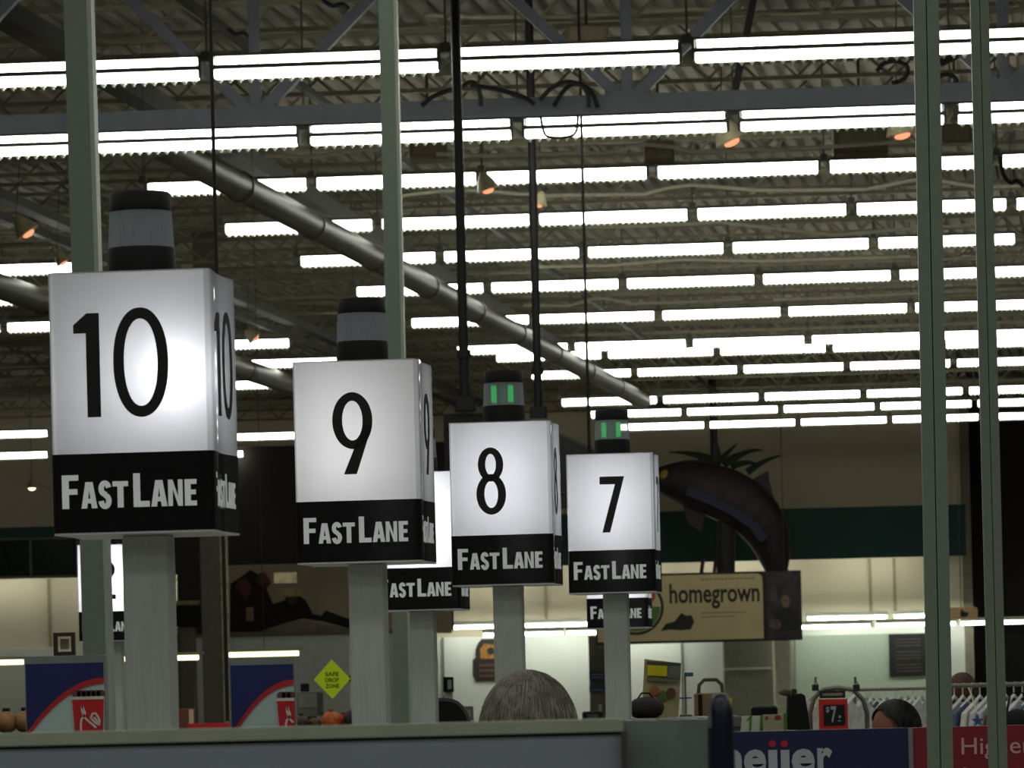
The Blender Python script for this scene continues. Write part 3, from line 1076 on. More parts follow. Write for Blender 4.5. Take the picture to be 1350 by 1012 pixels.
for (x0, x1, y, lab) in ((-40, 31, 874, 'warm yellow case light at the left edge left of the drink cooler'), (150, 262, 869, 'short warm yellow case light right of the biggest sign post'),
                         (302, 394, 863, 'long warm yellow case light above the second drink cooler')):
    Y = 60.0
    a, b = P(x0, y, Y), P(x1, y, Y)
    t = thing('case_light', ((a.x + b.x) / 2, Y, a.z), lab, 'strip light')
    L_ = b.x - a.x
    MB().tube([(-L_ / 2, 0, 0), (L_ / 2, 0, 0)], 0.032, 8).build('tube', M_WARM, t, True)
    MB().box((0, 0.05, 0.055), (L_ + 0.12, 0.14, 0.035)).build('housing', mat('case_housing', (150, 146, 120), 0.6), t)
    MB().tube([(0, 0.05, 0.07), (0, 0.05, ZD + 0.05 - a.z)], 0.004, 6).build('hanger', M_STEEL_DK, t)

# ------------------------------------------------------------------ diorama in the dark bay
Y = 128.0
sY = Y / F
c = P(380, 838, Y)
t = thing('display_ledge', (c.x, Y, 0), 'white fronted ledge under the dark silhouette display', 'ledge')
MB().box((-0.2, 0.9, c.z / 2), (360 * sY, 2.2, c.z)).build('front', mat('ledge_front', (205, 210, 206), 0.6, 0, 0.04), t)
MB().box((-0.2, 0.9, c.z + 0.05), (364 * sY, 2.3, 0.1)).build('ledge_top', mat('ledge_top', (120, 112, 98), 0.7), t)
t = thing('silhouette_display', (c.x, Y, c.z + 0.1), 'dark wooded silhouette display with cream panels on the ledge', 'display')


def q2(pts):
    return [((x - 380) * sY, (836 - y) * sY) for x, y in pts]


mb = MB()
mb.prism(q2([(303, 834), (345, 834), (352, 830), (380, 822), (398, 818), (425, 822), (465, 834), (472, 824), (455, 818), (430, 808), (424, 815), (412, 812), (404, 795), (396, 788), (360, 798), (352, 778), (345, 760), (332, 752), (318, 762), (305, 770)])[::-1], 0.1, 0.6)
mb.build('silhouette', mat('display_dark', (24, 19, 17), 0.9, 0, 0.3, 2), t)
mb = MB()
mb.prism(q2([(303, 836), (475, 836), (470, 834), (425, 826), (392, 820), (370, 826), (345, 834)]), -0.3, 0.05)
mb.build('mound', mat('mound', (118, 108, 96), 0.9, 0, 0.25, 2), t)
for (x0, y0, x1, y1, rgb, nm) in ((363, 757, 393, 771, (215, 195, 150), 'cream_panel'), (368, 778, 398, 789, (150, 138, 92), 'olive_panel'), (325, 802, 335, 820, (120, 105, 75), 'small_panel')):
    p = q2([(x0, y1), (x1, y1), (x1, y0), (x0, y0)])
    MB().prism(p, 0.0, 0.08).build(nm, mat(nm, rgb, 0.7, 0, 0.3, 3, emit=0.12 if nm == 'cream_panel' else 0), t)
for q, (x, y, rr) in enumerate(((322, 778, 0.25), (348, 768, 0.2), (385, 794, 0.16))):
    p = q2([(x, y)])[0]
    MB().blob((p[0], 0.15, p[1]), (rr, 0.2, rr * 1.2), 12, 8, 0.25, q).build('foliage', mat('display_red', (84, 46, 40), 0.9, 0, 0.3, 4), t)
c = P(244, 800, 126)
t = thing('silhouette_display', P(246, 826, 126), 'small dark display with a tan lid between the biggest sign post and the column', 'display')
MB().bevbox((0, 0, 0.3), (0.85, 0.5, 0.6), 0.1).build('base', MATS['display_dark'], t)
MB().bevbox((0, 0, 0.66), (0.75, 0.4, 0.12), 0.1).build('lid', MATS['olive_panel'], t)
MB().bevbox((0, 0, -t.location.z / 2), (0.5, 0.4, t.location.z), 0.1).build('plinth', MATS['ledge_top'], t)

# ------------------------------------------------------------------ teal windows at far left
a = P(45, 735, 138.2)
t = thing('transom_window', a, 'dark window with thin frame in the teal band at far left', 'window')
MB().box((0, 0, 0), (2.6, 0.05, 1.1)).build('pane', mat('window_dark', (24, 34, 32), 0.2), t)
for xx in (-1.32, -0.1, 1.32):
    MB().box((xx, -0.04, 0), (0.07, 0.08, 1.2)).build('mullion', mat('frame_olive', (92, 92, 78), 0.6), t)
for zz in (-0.58, 0.58):
    MB().box((0, -0.04, zz), (2.7, 0.08, 0.07)).build('frame_rail', MATS['frame_olive'], t)

# ------------------------------------------------------------------ homegrown board with the leaping fish display
Y = 128.0
sY = Y / F
HX, HY = 786, 850        # lower left corner pixel
c = P(HX, HY, Y)
t = thing('hanging_board', c, 'wide cream homegrown board hanging right of the lane 7 sign', 'sign')


def hb(x, y):
    d_ = P(x, y, Y) - c
    return (d_.x, d_.z)


Wb, Hb = 272 * sY, 92 * sY
MB().box((Wb / 2, 0.04, Hb / 2), (Wb, 0.08, Hb)).build('backing', mat('board_dark', (36, 34, 28), 0.7), t)
pts = [(0.05, 0.06)]
rc = 0.16
xe = hb(1006, 800)[0]
pts = [(0.05, 0.07), (xe, 0.07)]
for k in range(5):
    aa = R(k * 22.5)
    pts.append((xe - rc + rc * math.cos(aa), Hb - 0.06 - rc + rc * math.sin(aa)))
pts += [(0.05, Hb - 0.06)]
MB().prism(pts, -0.012, 0.0).build('face', mat('board_cream', (204, 186, 140), 0.6, 0, 0.06, 2), t)
M_PRINT = mat('print_dark', (40, 36, 26), 0.7)
x0, z0 = hb(883, 805)
x1, z1 = hb(1001, 769)
text_fit('lettering', 'homegrown', x0, z0 + 0.03, x1, z1 + 0.05, -0.016, M_PRINT, t, 0.022)
mb = MB()
for (xa, xb, y) in ((925, 996, 763.5), (925, 985, 808), (925, 970, 813)):
    p, q = hb(xa, y), hb(xb, y)
    n_ = 14
    for k in range(n_):
        u0, u1 = k / n_, (k + 0.7) / n_
        mb.box((p[0] + (q[0] - p[0]) * (u0 + u1) / 2, -0.014, p[1]), ((q[0] - p[0]) * (u1 - u0), 0.004, 0.04))
mb.build('fine_print', mat('print_soft', (136, 122, 90), 0.7), t, stuff=True)
ky = [(265, 475), (300, 425), (360, 410), (405, 350), (440, 370), (475, 365), (495, 410), (470, 465), (400, 470), (330, 465)]
MB().prism([hb(820 + x * 0.1927, 740 + y * 0.1927) for x, y in ky][::-1], -0.018, -0.012).build('state_map', M_PRINT, t)
lc = hb(838, 800)
rr = 37 * sY
lg = MB().ring(ell(lc[0], lc[1], rr, rr, 40), ell(lc[0], lc[1], rr * 0.9, rr * 0.9, 40), -0.022, -0.012).build('logo', M_PRINT, t)
MB().prism(ell(lc[0], lc[1], rr * 0.9, rr * 0.9, 40), -0.016, -0.012).build('logo_ground', mat('logo_cream', (220, 205, 165), 0.6), lg)
gr = [(lc[0] + rr * 0.88 * math.cos(R(a_)), lc[1] + rr * 0.88 * math.sin(R(a_))) for a_ in range(180, 361, 12)]
MB().prism(gr, -0.020, -0.016).build('logo_green', mat('logo_green', (86, 128, 60), 0.6), lg)
MB().prism(ell(lc[0] + 0.26, lc[1] + 0.33, 0.31, 0.27, 24), -0.021, -0.016).build('logo_red', mat('logo_red', (206, 78, 48), 0.6), lg)
MB().prism([(lc[0] + 0.09, lc[1] + 0.09), (lc[0] + 0.26, lc[1] + 0.07), (lc[0] + 0.22, lc[1] + 0.37)], -0.023, -0.016).build('logo_mark', MATS['logo_cream'], lg)
pc = hb(1034, 800)
ph = MB().box((pc[0], -0.006, Hb / 2), (46 * sY, 0.012, Hb - 0.06)).build('photo_panel', mat('photo_dark', (54, 44, 52), 0.6, 0, 0.5, 3), t)
kk = 1.83
MB().prism([(pc[0] + kk * x, pc[1] + kk * z) for x, z in ((-0.14, -0.36), (0.2, -0.36), (0.22, -0.1), (0.08, 0.0), (-0.04, 0.0), (-0.17, -0.1))], -0.016, -0.012).build('printed_coat', mat('photo_coat', (26, 24, 28), 0.6), ph)
MB().prism(ell(pc[0] + 0.02 * kk, pc[1] + 0.09 * kk, 0.065 * kk, 0.10 * kk, 20), -0.018, -0.012).build('printed_face', mat('photo_skin', (128, 98, 86), 0.6), ph)
MB().prism(ell(pc[0] - 0.15 * kk, pc[1] - 0.26 * kk, 0.1 * kk, 0.08 * kk, 20), -0.018, -0.012).build('printed_flowers', mat('photo_pink', (98, 74, 86), 0.6, 0, 0.4, 8), ph)
MB().prism(ell(pc[0] - 0.16 * kk, pc[1] + 0.2 * kk, 0.05 * kk, 0.14 * kk, 20), -0.018, -0.012).build('printed_plant', mat('photo_plant', (78, 62, 66), 0.6, 0, 0.4, 8), ph)
for x in (Wb * 0.18, Wb * 0.92):
    MB().tube([(x, 0.04, Hb), (x, 0.04, ZD + 0.05 - c.z)], 0.012, 6).build('hanger', M_STEEL_DK, t)

# leaping fish
Y = 131.0
sY = Y / F
base = P(957, 757, Y)
t = thing('fish_sculpture', (base.x, Y, 0), 'large dark curved fish sculpture with spiky fronds above the homegrown board', 'sculpture')
M_FISH = mat('fish_dark', (40, 28, 32), 0.7, 0, 0.5, 3)


def fp(x, y, dy=0.0):
    p = P(x, y, Y)
    return Vector((p.x - base.x, dy, p.z))


sp_ = [(858, 630, 8), (868, 631, 16), (885, 633, 24), (905, 637, 30), (930, 643, 34), (955, 652, 36), (980, 665, 36), (1000, 684, 33), (1014, 708, 28), (1021, 732, 22), (1024, 752, 15), (1025, 768, 11)]
MB().tube([fp(x, y) for x, y, r in sp_], [r * sY for x, y, r in sp_], 16).build('body', M_FISH, t, True)
bl = [(905, 648), (935, 660), (965, 675), (990, 692), (1006, 712)]
mb = MB()
for i in range(len(bl) - 1):
    mb.beam(fp(bl[i][0], bl[i][1], -0.62), fp(bl[i + 1][0], bl[i + 1][1], -0.62), 0.26, 0.26)
mb.build('side_stripe', mat('fish_blue', (30, 36, 62), 0.7), t)
mb = MB()
pts = [(1012, 720), (1030, 722), (1042, 760), (1030, 752), (1018, 764)]
mb.prism([(fp(x, y).x, fp(x, y).z) for x, y in pts][::-1], -0.15, 0.05)
mb.build('tail_fin', mat('fish_brown', (96, 78, 56), 0.7, 0, 0.4, 4), t)
mb = MB()
pts = [(985, 636), (1012, 620), (1018, 650), (1034, 690), (1022, 690), (1004, 660)]
mb.prism([(fp(x, y).x, fp(x, y).z) for x, y in pts][::-1], -0.08, 0.08)
mb.build('back_fin', M_FISH, t)
mb = MB()
pts = [(900, 664), (930, 672), (925, 700), (908, 690)]
mb.prism([(fp(x, y).x, fp(x, y).z) for x, y in pts][::-1], -0.12, 0.02)
mb.build('belly_fin', M_FISH, t)
MB().blob(fp(876, 627, -0.34), (0.16, 0.1, 0.16), 12, 8).build('eye', mat('fish_yellow', (150, 116, 44), 0.5), t, True)
MB().tube([fp(957, 757), fp(957, 680)], 0.26, 10).build('support', mat('support_dark', (44, 38, 32), 0.8), t, True)
MB().tube([fp(942, 610), fp(942, 610) + Vector((0, 0, ZD - fp(942, 610).z))], 0.11, 8).build('hanging_post', M_BLACKPAINT, t, True)
fr_ = [((945, 610), (960, 596), (972, 584)), ((955, 612), (970, 596), (985, 596)), ((960, 610), (985, 590), (1005, 594)), ((985, 622), (1010, 604), (1030, 600)),
       ((940, 606), (915, 594), (882, 596)), ((930, 612), (905, 606), (880, 614)), ((945, 612), (948, 590), (940, 574)), ((965, 614), (990, 606), (1000, 612)), ((935, 612), (925, 600), (905, 600))]
for q, (a_, b_, c_) in enumerate(fr_):
    pts = []
    for k in range(7):
        u = k / 6
        x = (1 - u) ** 2 * a_[0] + 2 * u * (1 - u) * b_[0] + u * u * c_[0]
        y = (1 - u) ** 2 * a_[1] + 2 * u * (1 - u) * b_[1] + u * u * c_[1]
        pts.append(fp(x, y, 0.2 * math.sin(q * 2.1) * u))
    MB().tube(pts, [0.12 * (1 - k / 6.6) + 0.01 for k in range(7)], 6).build('frond', mat('frond_dark', (26, 34, 22), 0.8, 0, 0.3, 4), t, True)
for (x, y) in ((925, 748), (942, 748)):
    MB().beam(fp(x - 2, 760, -0.5), fp(x + 2, 735, -0.1), 0.09).build('strut', M_FISH, t)

# ------------------------------------------------------------------ coolers
def cooler(px0, px1, py0, Y, label):
    sY = Y / F
    c = P((px0 + px1) / 2, py0, Y)
    W_, H_ = (px1 - px0) * sY, c.z
    t = thing('drink_cooler', (c.x, Y, 0), label, 'cooler', 'drink coolers with a red cup picture')
    MB().bevbox((0, 0.06, H_ / 2), (W_, 0.12, H_), 0.004).build('cabinet', mat('cooler_grey', (120, 128, 128), 0.5), t)
    top = H_ - 10 * sY
    fx = -W_ / 2
    # face: white ground, navy sweep, red swoosh
    fc = MB().box((0, -0.004, top / 2), (W_ - 0.01, 0.008, top)).build('printed_face', mat('cooler_white', (176, 196, 200), 0.4, 0, 0.03), t)
    arc = []
    for k in range(13):
        u = k / 12
        x = fx + 0.005 + u * (min(106, px1 - px0) * sY - 0.01)
        d_ = 965 - 872                     # sweep drops from right to left
        z = H_ - sY * (30 + 70 * (1 - u) ** 2.0)
        arc.append((x, z))
    lo_ = [(x, z - 8 * sY) for x, z in arc]
    MB().prism([(fx + 0.005, arc[0][1])] + arc[1:] + [(arc[-1][0], top), (fx + 0.005, top)], -0.012, -0.008).build('navy_sweep', mat('cooler_navy', (20, 26, 96), 0.4, 0, 0.1), fc)
    mb = MB()
    mb.prism(lo_ + arc[::-1], -0.013, -0.008)
    mb.build('red_swoosh', mat('cooler_red', (180, 30, 40), 0.4), fc)
    # the red cup
    cxl, cxr = fx + 62 * sY, fx + min(104, px1 - px0 - 1) * sY
    zt_ = H_ - 56 * sY
    zb_ = H_ - 150 * sY
    full = fx + 104 * sY
    mb = MB()
    mb.prism([(cxl + 6 * sY, zb_), (min(cxr, full - 5 * sY), zb_), (cxr, zt_), (cxl, zt_)], -0.016, -0.008)
    mb.build('printed_cup', mat('cup_red', (186, 22, 34), 0.4), fc)
    MB().prism([(cxl - sY, zt_ - 2.5 * sY), (cxr, zt_ - 2.5 * sY), (cxr, zt_ + 1.5 * sY), (cxl - sY, zt_ + 1.5 * sY)], -0.018, -0.008).build('cup_rim', mat('cup_rim', (200, 196, 190), 0.4), fc)
    mb = MB()
    xm = cxl
    while xm < cxr - 8 * sY:
        mb.prism(ell(xm + 6 * sY, zt_ + 5 * sY, 6 * sY, 5 * sY, 10), -0.015, -0.008)
        xm += 6.4 * sY
    mb.build('printed_ice', mat('cup_cola', (86, 50, 44), 0.5, 0, 0.5, 30), fc)
    # white script on the cup
    ux = sY

    def sc(pts):
        return [(cxl + x * ux, zt_ - y * ux) for x, y in pts if cxl + x * ux < cxr]
    mb = MB()
    for st in ([(13, 10), (15, 15), (17, 20), (15, 25), (12, 28), (11, 34), (11, 44)], [(13, 10), (13, 17), (16, 26), (21, 31), (27, 36), (31, 40)],
               [(24, 27), (27, 21), (31, 21), (34, 26), (36, 31), (35, 36), (31, 34), (27, 30), (24, 27)], [(28, 26), (31, 29), (34, 33)]):
        p = sc(st)
        if len(p) > 1:
            mb.ribbon(p, 2.8 * sY, -0.019, -0.016)
    mb.build('script', mat('script_white', (214, 200, 200), 0.4), fc)
    return t


cooler(32, 138, 864, 18, 'drink cooler with red cup picture in front of the leftmost pole')
cooler(302, 388, 866, 18, 'drink cooler with red cup picture below the long warm case light')

# picture frame and goods at the left edge
t, wd, h = px_thing('picture_frame', 76, 832, 104, 862, 18.2, 'dark framed picture standing on top of the left drink cooler', 'picture frame')
t.location = (t.location.x, 18.06, 0)
t.location.z = P(86, 864, 18).z + 0.001
MB().ring([(-wd / 2, 0), (wd / 2, 0), (wd / 2, h), (-wd / 2, h)], [(-wd / 2 + 0.015, 0.015), (wd / 2 - 0.015, 0.015), (wd / 2 - 0.015, h - 0.015), (-wd / 2 + 0.015, h - 0.015)], -0.02, 0.02).build('frame', mat('frame_dark', (40, 26, 22), 0.6), t)
MB().box((0, 0.005, h / 2), (wd - 0.05, 0.01, h - 0.05)).build('picture', mat('picture_tan', (122, 116, 92), 0.6, 0, 0.4, 20), t)


def stand(name, px, py, Y, label, w_, d_, m, cat='shelf'):
    """plain display table that carries small goods hidden behind the foreground"""
    c = P(px, py, Y)
    t = thing(name, (c.x, Y, 0), label, cat)
    MB().box((0, d_ / 2, c.z - 0.02), (w_, d_, 0.04)).build('shelf_top', m, t)
    for sx in (-1, 1):
        MB().box((sx * (w_ / 2 - 0.03), d_ / 2, (c.z - 0.04) / 2), (0.05, d_ * 0.9, c.z - 0.04)).build('side', m, t)
    MB().box((0, d_ - 0.02, (c.z - 0.04) / 2), (w_ - 0.1, 0.02, c.z - 0.04)).build('back', m, t)
    return t, c


M_SHELF = mat('shelf_grey', (96, 98, 96), 0.6)
M_BREAD = mat('bread_brown', (150, 112, 74), 0.8, 0, 0.35, 14)
st, c = stand('display_shelf', 5, 966, 30, 'grey shelf holding bread at the left edge', 0.5, 0.4, M_SHELF)
for q, dx in enumerate((-0.14, 0.0, 0.12)):
    t = thing('bread_loaf', (c.x + dx, 30.15 + 0.03 * q, c.z), ['left', 'middle', 'right'][q] + ' brown loaf on the shelf at the left edge', 'bread', 'loaves at the left edge')
    MB().blob((0, 0, 0.07), (0.075, 0.12, 0.075), 14, 10, 0.06, q).build('crust', M_BREAD, t, True)
    MB().bevbox((0, 0, 0.15), (0.05, 0.04, 0.03), 0.01).build('tie', M_BLACK, t)
st, c = stand('display_shelf', 268, 966, 24, 'grey shelf holding a red crate beside the column', 0.4, 0.4, M_SHELF)
t = thing('red_crate', (c.x + 0.02, 24.15, c.z), 'bright red plastic crate low beside the column', 'crate')
MB().box((0, 0, 0.005), (0.21, 0.2, 0.01)).build('bottom', mat('crate_red', (214, 30, 48), 0.5), t)
for (x, y, wx, wy) in ((0, -0.1, 0.21, 0.012), (0, 0.1, 0.21, 0.012), (-0.1, 0, 0.012, 0.2), (0.1, 0, 0.012, 0.2)):
    MB().box((x, y, 0.025), (wx, wy, 0.05)).build('wall', MATS['crate_red'], t)
t = thing('cream_carton', (c.x - 0.11, 24.3, c.z), 'cream and brown carton beside the biggest sign post', 'carton')
MB().bevbox((0, 0, 0.065), (0.09, 0.07, 0.13), 0.006).build('box', mat('carton_brown', (110, 72, 52), 0.7), t)
MB().box((0.03, -0.037, 0.065), (0.025, 0.004, 0.12)).build('stripe', mat('carton_cream', (214, 200, 160), 0.7), t)

# goods right of the second cooler
st, c = stand('display_shelf', 425, 962, 27, 'grey shelf with colourful goods below the yellow diamond sign', 0.5, 0.45, M_SHELF)
for q, (dx, r_, rgb, lab) in enumerate(((-0.13, 0.05, (70, 50, 44), 'dark brown bag at the left of the goods below the diamond sign'), (-0.05, 0.042, (90, 70, 40), 'olive brown bag among the goods below the diamond sign'),
                                        (0.05, 0.06, (196, 96, 40), 'orange bag among the goods below the diamond sign'), (0.12, 0.05, (180, 44, 34), 'red bag among the goods below the diamond sign'),
                                        (0.19, 0.07, (52, 44, 40), 'dark bag against the second sign post'))):
    t = thing('goods_bag', (c.x + dx, 27.12 + 0.05 * (q % 2), c.z), lab, 'bag', 'bags of goods below the diamond sign')
    MB().blob((0, 0, r_ * 0.9), (r_, r_, r_ * 0.9), 14, 8, 0.12, q).build('bag', mat('bag_%d' % q, rgb, 0.6, 0, 0.4, 30), t, True)
    MB().lathe([(r_ * 0.12, r_ * 1.6), (r_ * 0.3, r_ * 2.0)], 8).build('gathered_top', MATS['bag_%d' % q], t)
t = thing('register_monitor', (P(406, 942, 27).x, 27.36, c.z), 'grey register screen right of the second drink cooler', 'monitor')
MB().bevbox((0, 0, 0.155), (0.16, 0.06, 0.15), 0.01).build('housing', mat('monitor_grey', (104, 106, 98), 0.5), t)
MB().box((0.06, -0.032, 0.155), (0.03, 0.005, 0.13)).build('side_panel', mat('monitor_dark', (66, 70, 66), 0.5), t)
MB().box((-0.015, -0.032, 0.175), (0.11, 0.005, 0.08)).build('screen', mat('monitor_screen', (132, 134, 124), 0.3), t)
MB().tube([(0, 0, 0), (0, 0, 0.09)], 0.02, 8).build('neck', MATS['monitor_dark'], t)
MB().bevbox((-0.03, 0, 0.255), (0.05, 0.05, 0.05), 0.01).build('card_reader', M_BLACK, t)

# yellow diamond sign
Y = 40.0
sY = Y / F
c = P(438, 895, Y)
t = thing('diamond_sign', (c.x + 24 * sY, Y, 0), 'bright yellow green diamond sign left of the second sign post', 'sign')
d0 = Vector((-24 * sY, 0, c.z))
r_ = 25 * sY
MB().prism([(d0.x, c.z - r_ * 1.04), (d0.x + r_ * 0.97, c.z), (d0.x, c.z + r_ * 1.04), (d0.x - r_ * 0.97, c.z)], -0.012, -0.002).build('face', mat('sign_lime', (196, 226, 10), 0.5, 0, 0.04, emit=0.05), t)
for q, wtxt in enumerate(('SAFE', 'DROP', 'ZONE')):
    zz = c.z + (6.5 - 7.8 * q) * sY
    text_fit('lettering', wtxt, d0.x - 9 * sY, zz - 2.6 * sY, d0.x + 9 * sY, zz + 3 * sY, -0.0145, mat('sign_ink', (52, 62, 12), 0.6), t, 0.02)
MB().tube([(0, 0.02, 0), (0, 0.02, c.z + 0.25)], 0.008, 8).build('stand_pole', M_CONDUIT, t)
MB().bevbox((0, 0.02, 0.01), (0.25, 0.25, 0.02), 0.02).build('foot', M_CONDUIT, t)
MB().box((0, 0.005, c.z), (0.03, 0.03, 0.05)).build('clip', M_BLACK, t)

# ------------------------------------------------------------------ things behind the lane 8 post
Y = 60.0
sY = Y / F
c = P(592, 913, Y)
t = thing('wall_phone', (c.x, Y - 0.06, c.z), 'black wall phone left of the dark hanging board', 'telephone')
MB().bevbox((0, 0, 0.11), (0.13, 0.05, 0.2), 0.02).build('body', M_BLACK, t)
MB().tube([(-0.05, -0.05, 0.02), (-0.06, -0.07, 0.11), (-0.05, -0.05, 0.21)], [0.022, 0.014, 0.022], 8).build('handset', M_BLACK, t, True)
MB().box((0.01, -0.03, 0.11), (0.05, 0.012, 0.12)).build('keypad', mat('phone_grey', (160, 162, 156), 0.5), t)
MB().box((0, 0.06, 0.05 - c.z / 2 + 0.05), (0.1, 0.06, c.z + 0.2)).build('wall_post', mat('post_pale', (180, 184, 176), 0.6), t)
Y = WY - 0.26
sY = Y / F
c = P(640, 898, Y)
t = thing('hanging_board', c, 'dark notched board with a mustard picture on the wall left of the lane 8 post', 'sign')


def lb(pts):
    return [((x - 640) * sY, (898 - y) * sY) for x, y in pts]


MB().prism(lb([(628, 898), (655, 898), (655, 842), (636, 842), (631, 848), (628, 856), (628, 866), (624, 870), (624, 890)]), 0, 0.05).build('board', mat('board_black', (32, 26, 24), 0.7, 0, 0.3, 6), t)
MB().prism(lb([(634, 868), (653, 868), (653, 850), (640, 848), (634, 855)]), -0.01, 0).build('picture', mat('board_mustard', (150, 104, 40), 0.6, 0, 0.4, 12), t)
MB().prism(lb(ell(648, 858, 5, 5, 16))[::-1], -0.014, -0.01).build('picture_spot', M_INK, t)
for q in range(3):
    MB().prism(lb([(632, 892 - q * 7), (653, 892 - q * 7), (653, 889 - q * 7), (632, 889 - q * 7)]), -0.006, 0).build('text_line', mat('board_line', (92, 58, 46), 0.7), t)
# black chair back
c = P(583, 955, 20)
t = thing('office_chair', (c.x, 20.2, 0), 'black rounded chair back low beside the hidden lane sign post', 'chair')
zz = P(583, 921, 20).z
pts = ell(0, 0, 0.13, 0.22, 28, 2.6)
mb = MB()
mb.prism([(x, zz - 0.22 + z) for x, z in pts], -0.03, 0.03)
mb.build('backrest', M_BLACK, t)
MB().ring([(x, zz - 0.22 + z) for x, z in ell(0, 0, 0.135, 0.225, 28, 2.6)], [(x, zz - 0.22 + z) for x, z in ell(0, 0, 0.122, 0.21, 28, 2.6)], -0.036, 0.034).build('trim', mat('chair_trim', (70, 70, 72), 0.4), t)
MB().bevbox((0, -0.22, zz - 0.62), (0.42, 0.42, 0.07), 0.05).build('seat', M_BLACK, t)
MB().beam((0, 0.03, zz - 0.35), (0, -0.1, zz - 0.62), 0.05, 0.02).build('back_arm', M_BLACK, t)
MB().tube([(0, -0.22, 0.08), (0, -0.22, zz - 0.65)], 0.03, 10).build('column', M_STEEL, t, True)
for q in range(5):
    aa = R(72 * q)
    MB().beam((0, -0.22, 0.09), (0.28 * math.cos(aa), -0.22 + 0.28 * math.sin(aa), 0.03), 0.045, 0.03).build('leg', M_BLACK, t)
st, c = stand('display_shelf', 700, 956, 33, 'long grey counter behind the grey haired person', 1.4, 0.5, M_SHELF, 'counter')
t = thing('counter_box', (P(614, 945, 33).x, 33.2, c.z), 'grey green box on the counter left of the grey haired person', 'box')
MB().bevbox((0, 0, 0.075), (0.11, 0.14, 0.15), 0.01).build('body', mat('box_green', (92, 100, 92), 0.6), t)
MB().box((0, -0.072, 0.1), (0.08, 0.004, 0.05)).build('panel', MATS['monitor_screen'], t)
t = thing('card_terminal', (P(782, 945, 33).x, 33.2, c.z), 'black card terminal on the counter left of the lane 7 post', 'card terminal')
MB().bevbox((0, 0, 0.045), (0.15, 0.12, 0.09), 0.02).build('body', M_BLACK, t)
MB().box((0, -0.062, 0.05), (0.08, 0.004, 0.04)).build('screen', MATS['monitor_dark'], t)
MB().tube([(0.055, 0, 0.08), (0.055, 0, 0.14)], 0.012, 8).build('knob', MATS['monitor_screen'], t)
t = thing('orange_cup', (P(622, 955, 33).x, 33.1, c.z), 'tiny orange cup left of the grey haired person', 'cup')
MB().lathe([(0.014, 0), (0.02, 0.04)], 14).build('cup', mat('cup_orange', (220, 140, 90), 0.5), t, True)
MB().lathe([(0.021, 0.04), (0.021, 0.046)], 14).build('rim', mat('carton_cream', (214, 200, 160), 0.7), t)
for q, (y0, y1, tx) in enumerate(((885, 896, 'a'), (903, 912, 'b'))):
    t, wd, h = px_thing('blue_plaque', 777, y0, 799, y1, 137.02, ('upper' if q == 0 else 'lower') + ' small blue plaque on the brown panel behind the lane 7 post', 'plaque', 'blue plaques on the brown panel')
    MB().box((0, 0.09, h / 2), (wd, 0.18, h)).build('plate', mat('plaque_blue', (34, 46, 92), 0.5), t)
    for k in range(2 if q == 0 else 1):
        MB().box((0, -0.005, h * (0.33 + 0.34 * k)), (wd * 0.75, 0.012, h * 0.09)).build('text_line', mat('plaque_line', (150, 160, 180), 0.5), t)

# ------------------------------------------------------------------ goods between lane 7 post and the divider end
st, c = stand('display_shelf', 885, 946, 18, 'grey counter with bags right of the lane 7 post', 0.55, 0.45, M_SHELF, 'counter')
Y = 18.25
sY = Y / F
t = thing('shopping_bag', (P(870, 945, Y).x, Y, c.z), 'tilted paper shopping bag with a yellow label and fruit picture', 'bag')
t.rotation_euler = (0, R(4.5), 0)
W_, H_ = 48 * sY, 76 * sY
MB().add([(-W_ / 2, -0.03, 0), (W_ / 2, -0.03, 0), (W_ / 2, 0.05, 0), (-W_ / 2, 0.05, 0), (-W_ / 2, -0.02, H_), (W_ / 2, -0.02, H_ * 0.96), (W_ / 2, 0.03, H_ * 0.96), (-W_ / 2, 0.03, H_)],
         [(0, 3, 2, 1), (0, 1, 5, 4), (1, 2, 6, 5), (2, 3, 7, 6), (3, 0, 4, 7)]).build('paper', mat('bag_paper', (158, 150, 112), 0.8, 0, 0.15, 20), t)
for (x0, x1, z0, z1, nm, rgb) in ((-0.42, 0.12, 0.72, 0.9, 'yellow_label', (206, 196, 0)), (0.14, 0.48, 0.68, 0.92, 'grey_label', (96, 104, 92)), (-0.45, 0.48, 0.91, 0.965, 'dark_top', (70, 72, 60)), (-0.42, 0.42, 0.62, 0.69, 'text_band', (104, 102, 74))):
    MB().box(((x0 + x1) / 2 * W_, -0.032, (z0 + z1) / 2 * H_), ((x1 - x0) * W_, 0.006, (z1 - z0) * H_)).build(nm, mat('bag_' + nm, rgb, 0.6, 0, 0.1), t)
for (x, z, rgb, nm) in ((-0.2, 0.46, (150, 92, 40), 'printed_orange'), (0.26, 0.44, (96, 56, 44), 'printed_plum'), (0.04, 0.38, (84, 104, 44), 'printed_leaf')):
    MB().prism(ell(x * W_, z * H_, 0.13 * W_, 0.09 * H_, 16), -0.036, -0.03).build(nm, mat(nm, rgb, 0.6), t)
t = thing('hand_bag', (P(853, 945, 17.9).x, 18.06, c.z), 'dark bag slumped in front of the paper shopping bag', 'bag')
MB().blob((0, 0, 0.04), (0.075, 0.06, 0.045), 18, 10, 0.08, 4).build('body', mat('bag_dark', (30, 20, 24), 0.7), t, True)
MB().tube([(-0.03, 0, 0.08), (-0.015, 0, 0.1), (0.015, 0, 0.1), (0.03, 0, 0.08)], 0.004, 6).build('handle', M_BLACK, t)
t = thing('card_stand', (P(906, 945, 18.3).x, 18.42, c.z), 'thin card stand with a blue tag right of the shopping bag', 'stand')
MB().tube([(0, 0, 0), (0, 0, 0.17)], 0.003, 6).build('rod', M_STEEL, t)
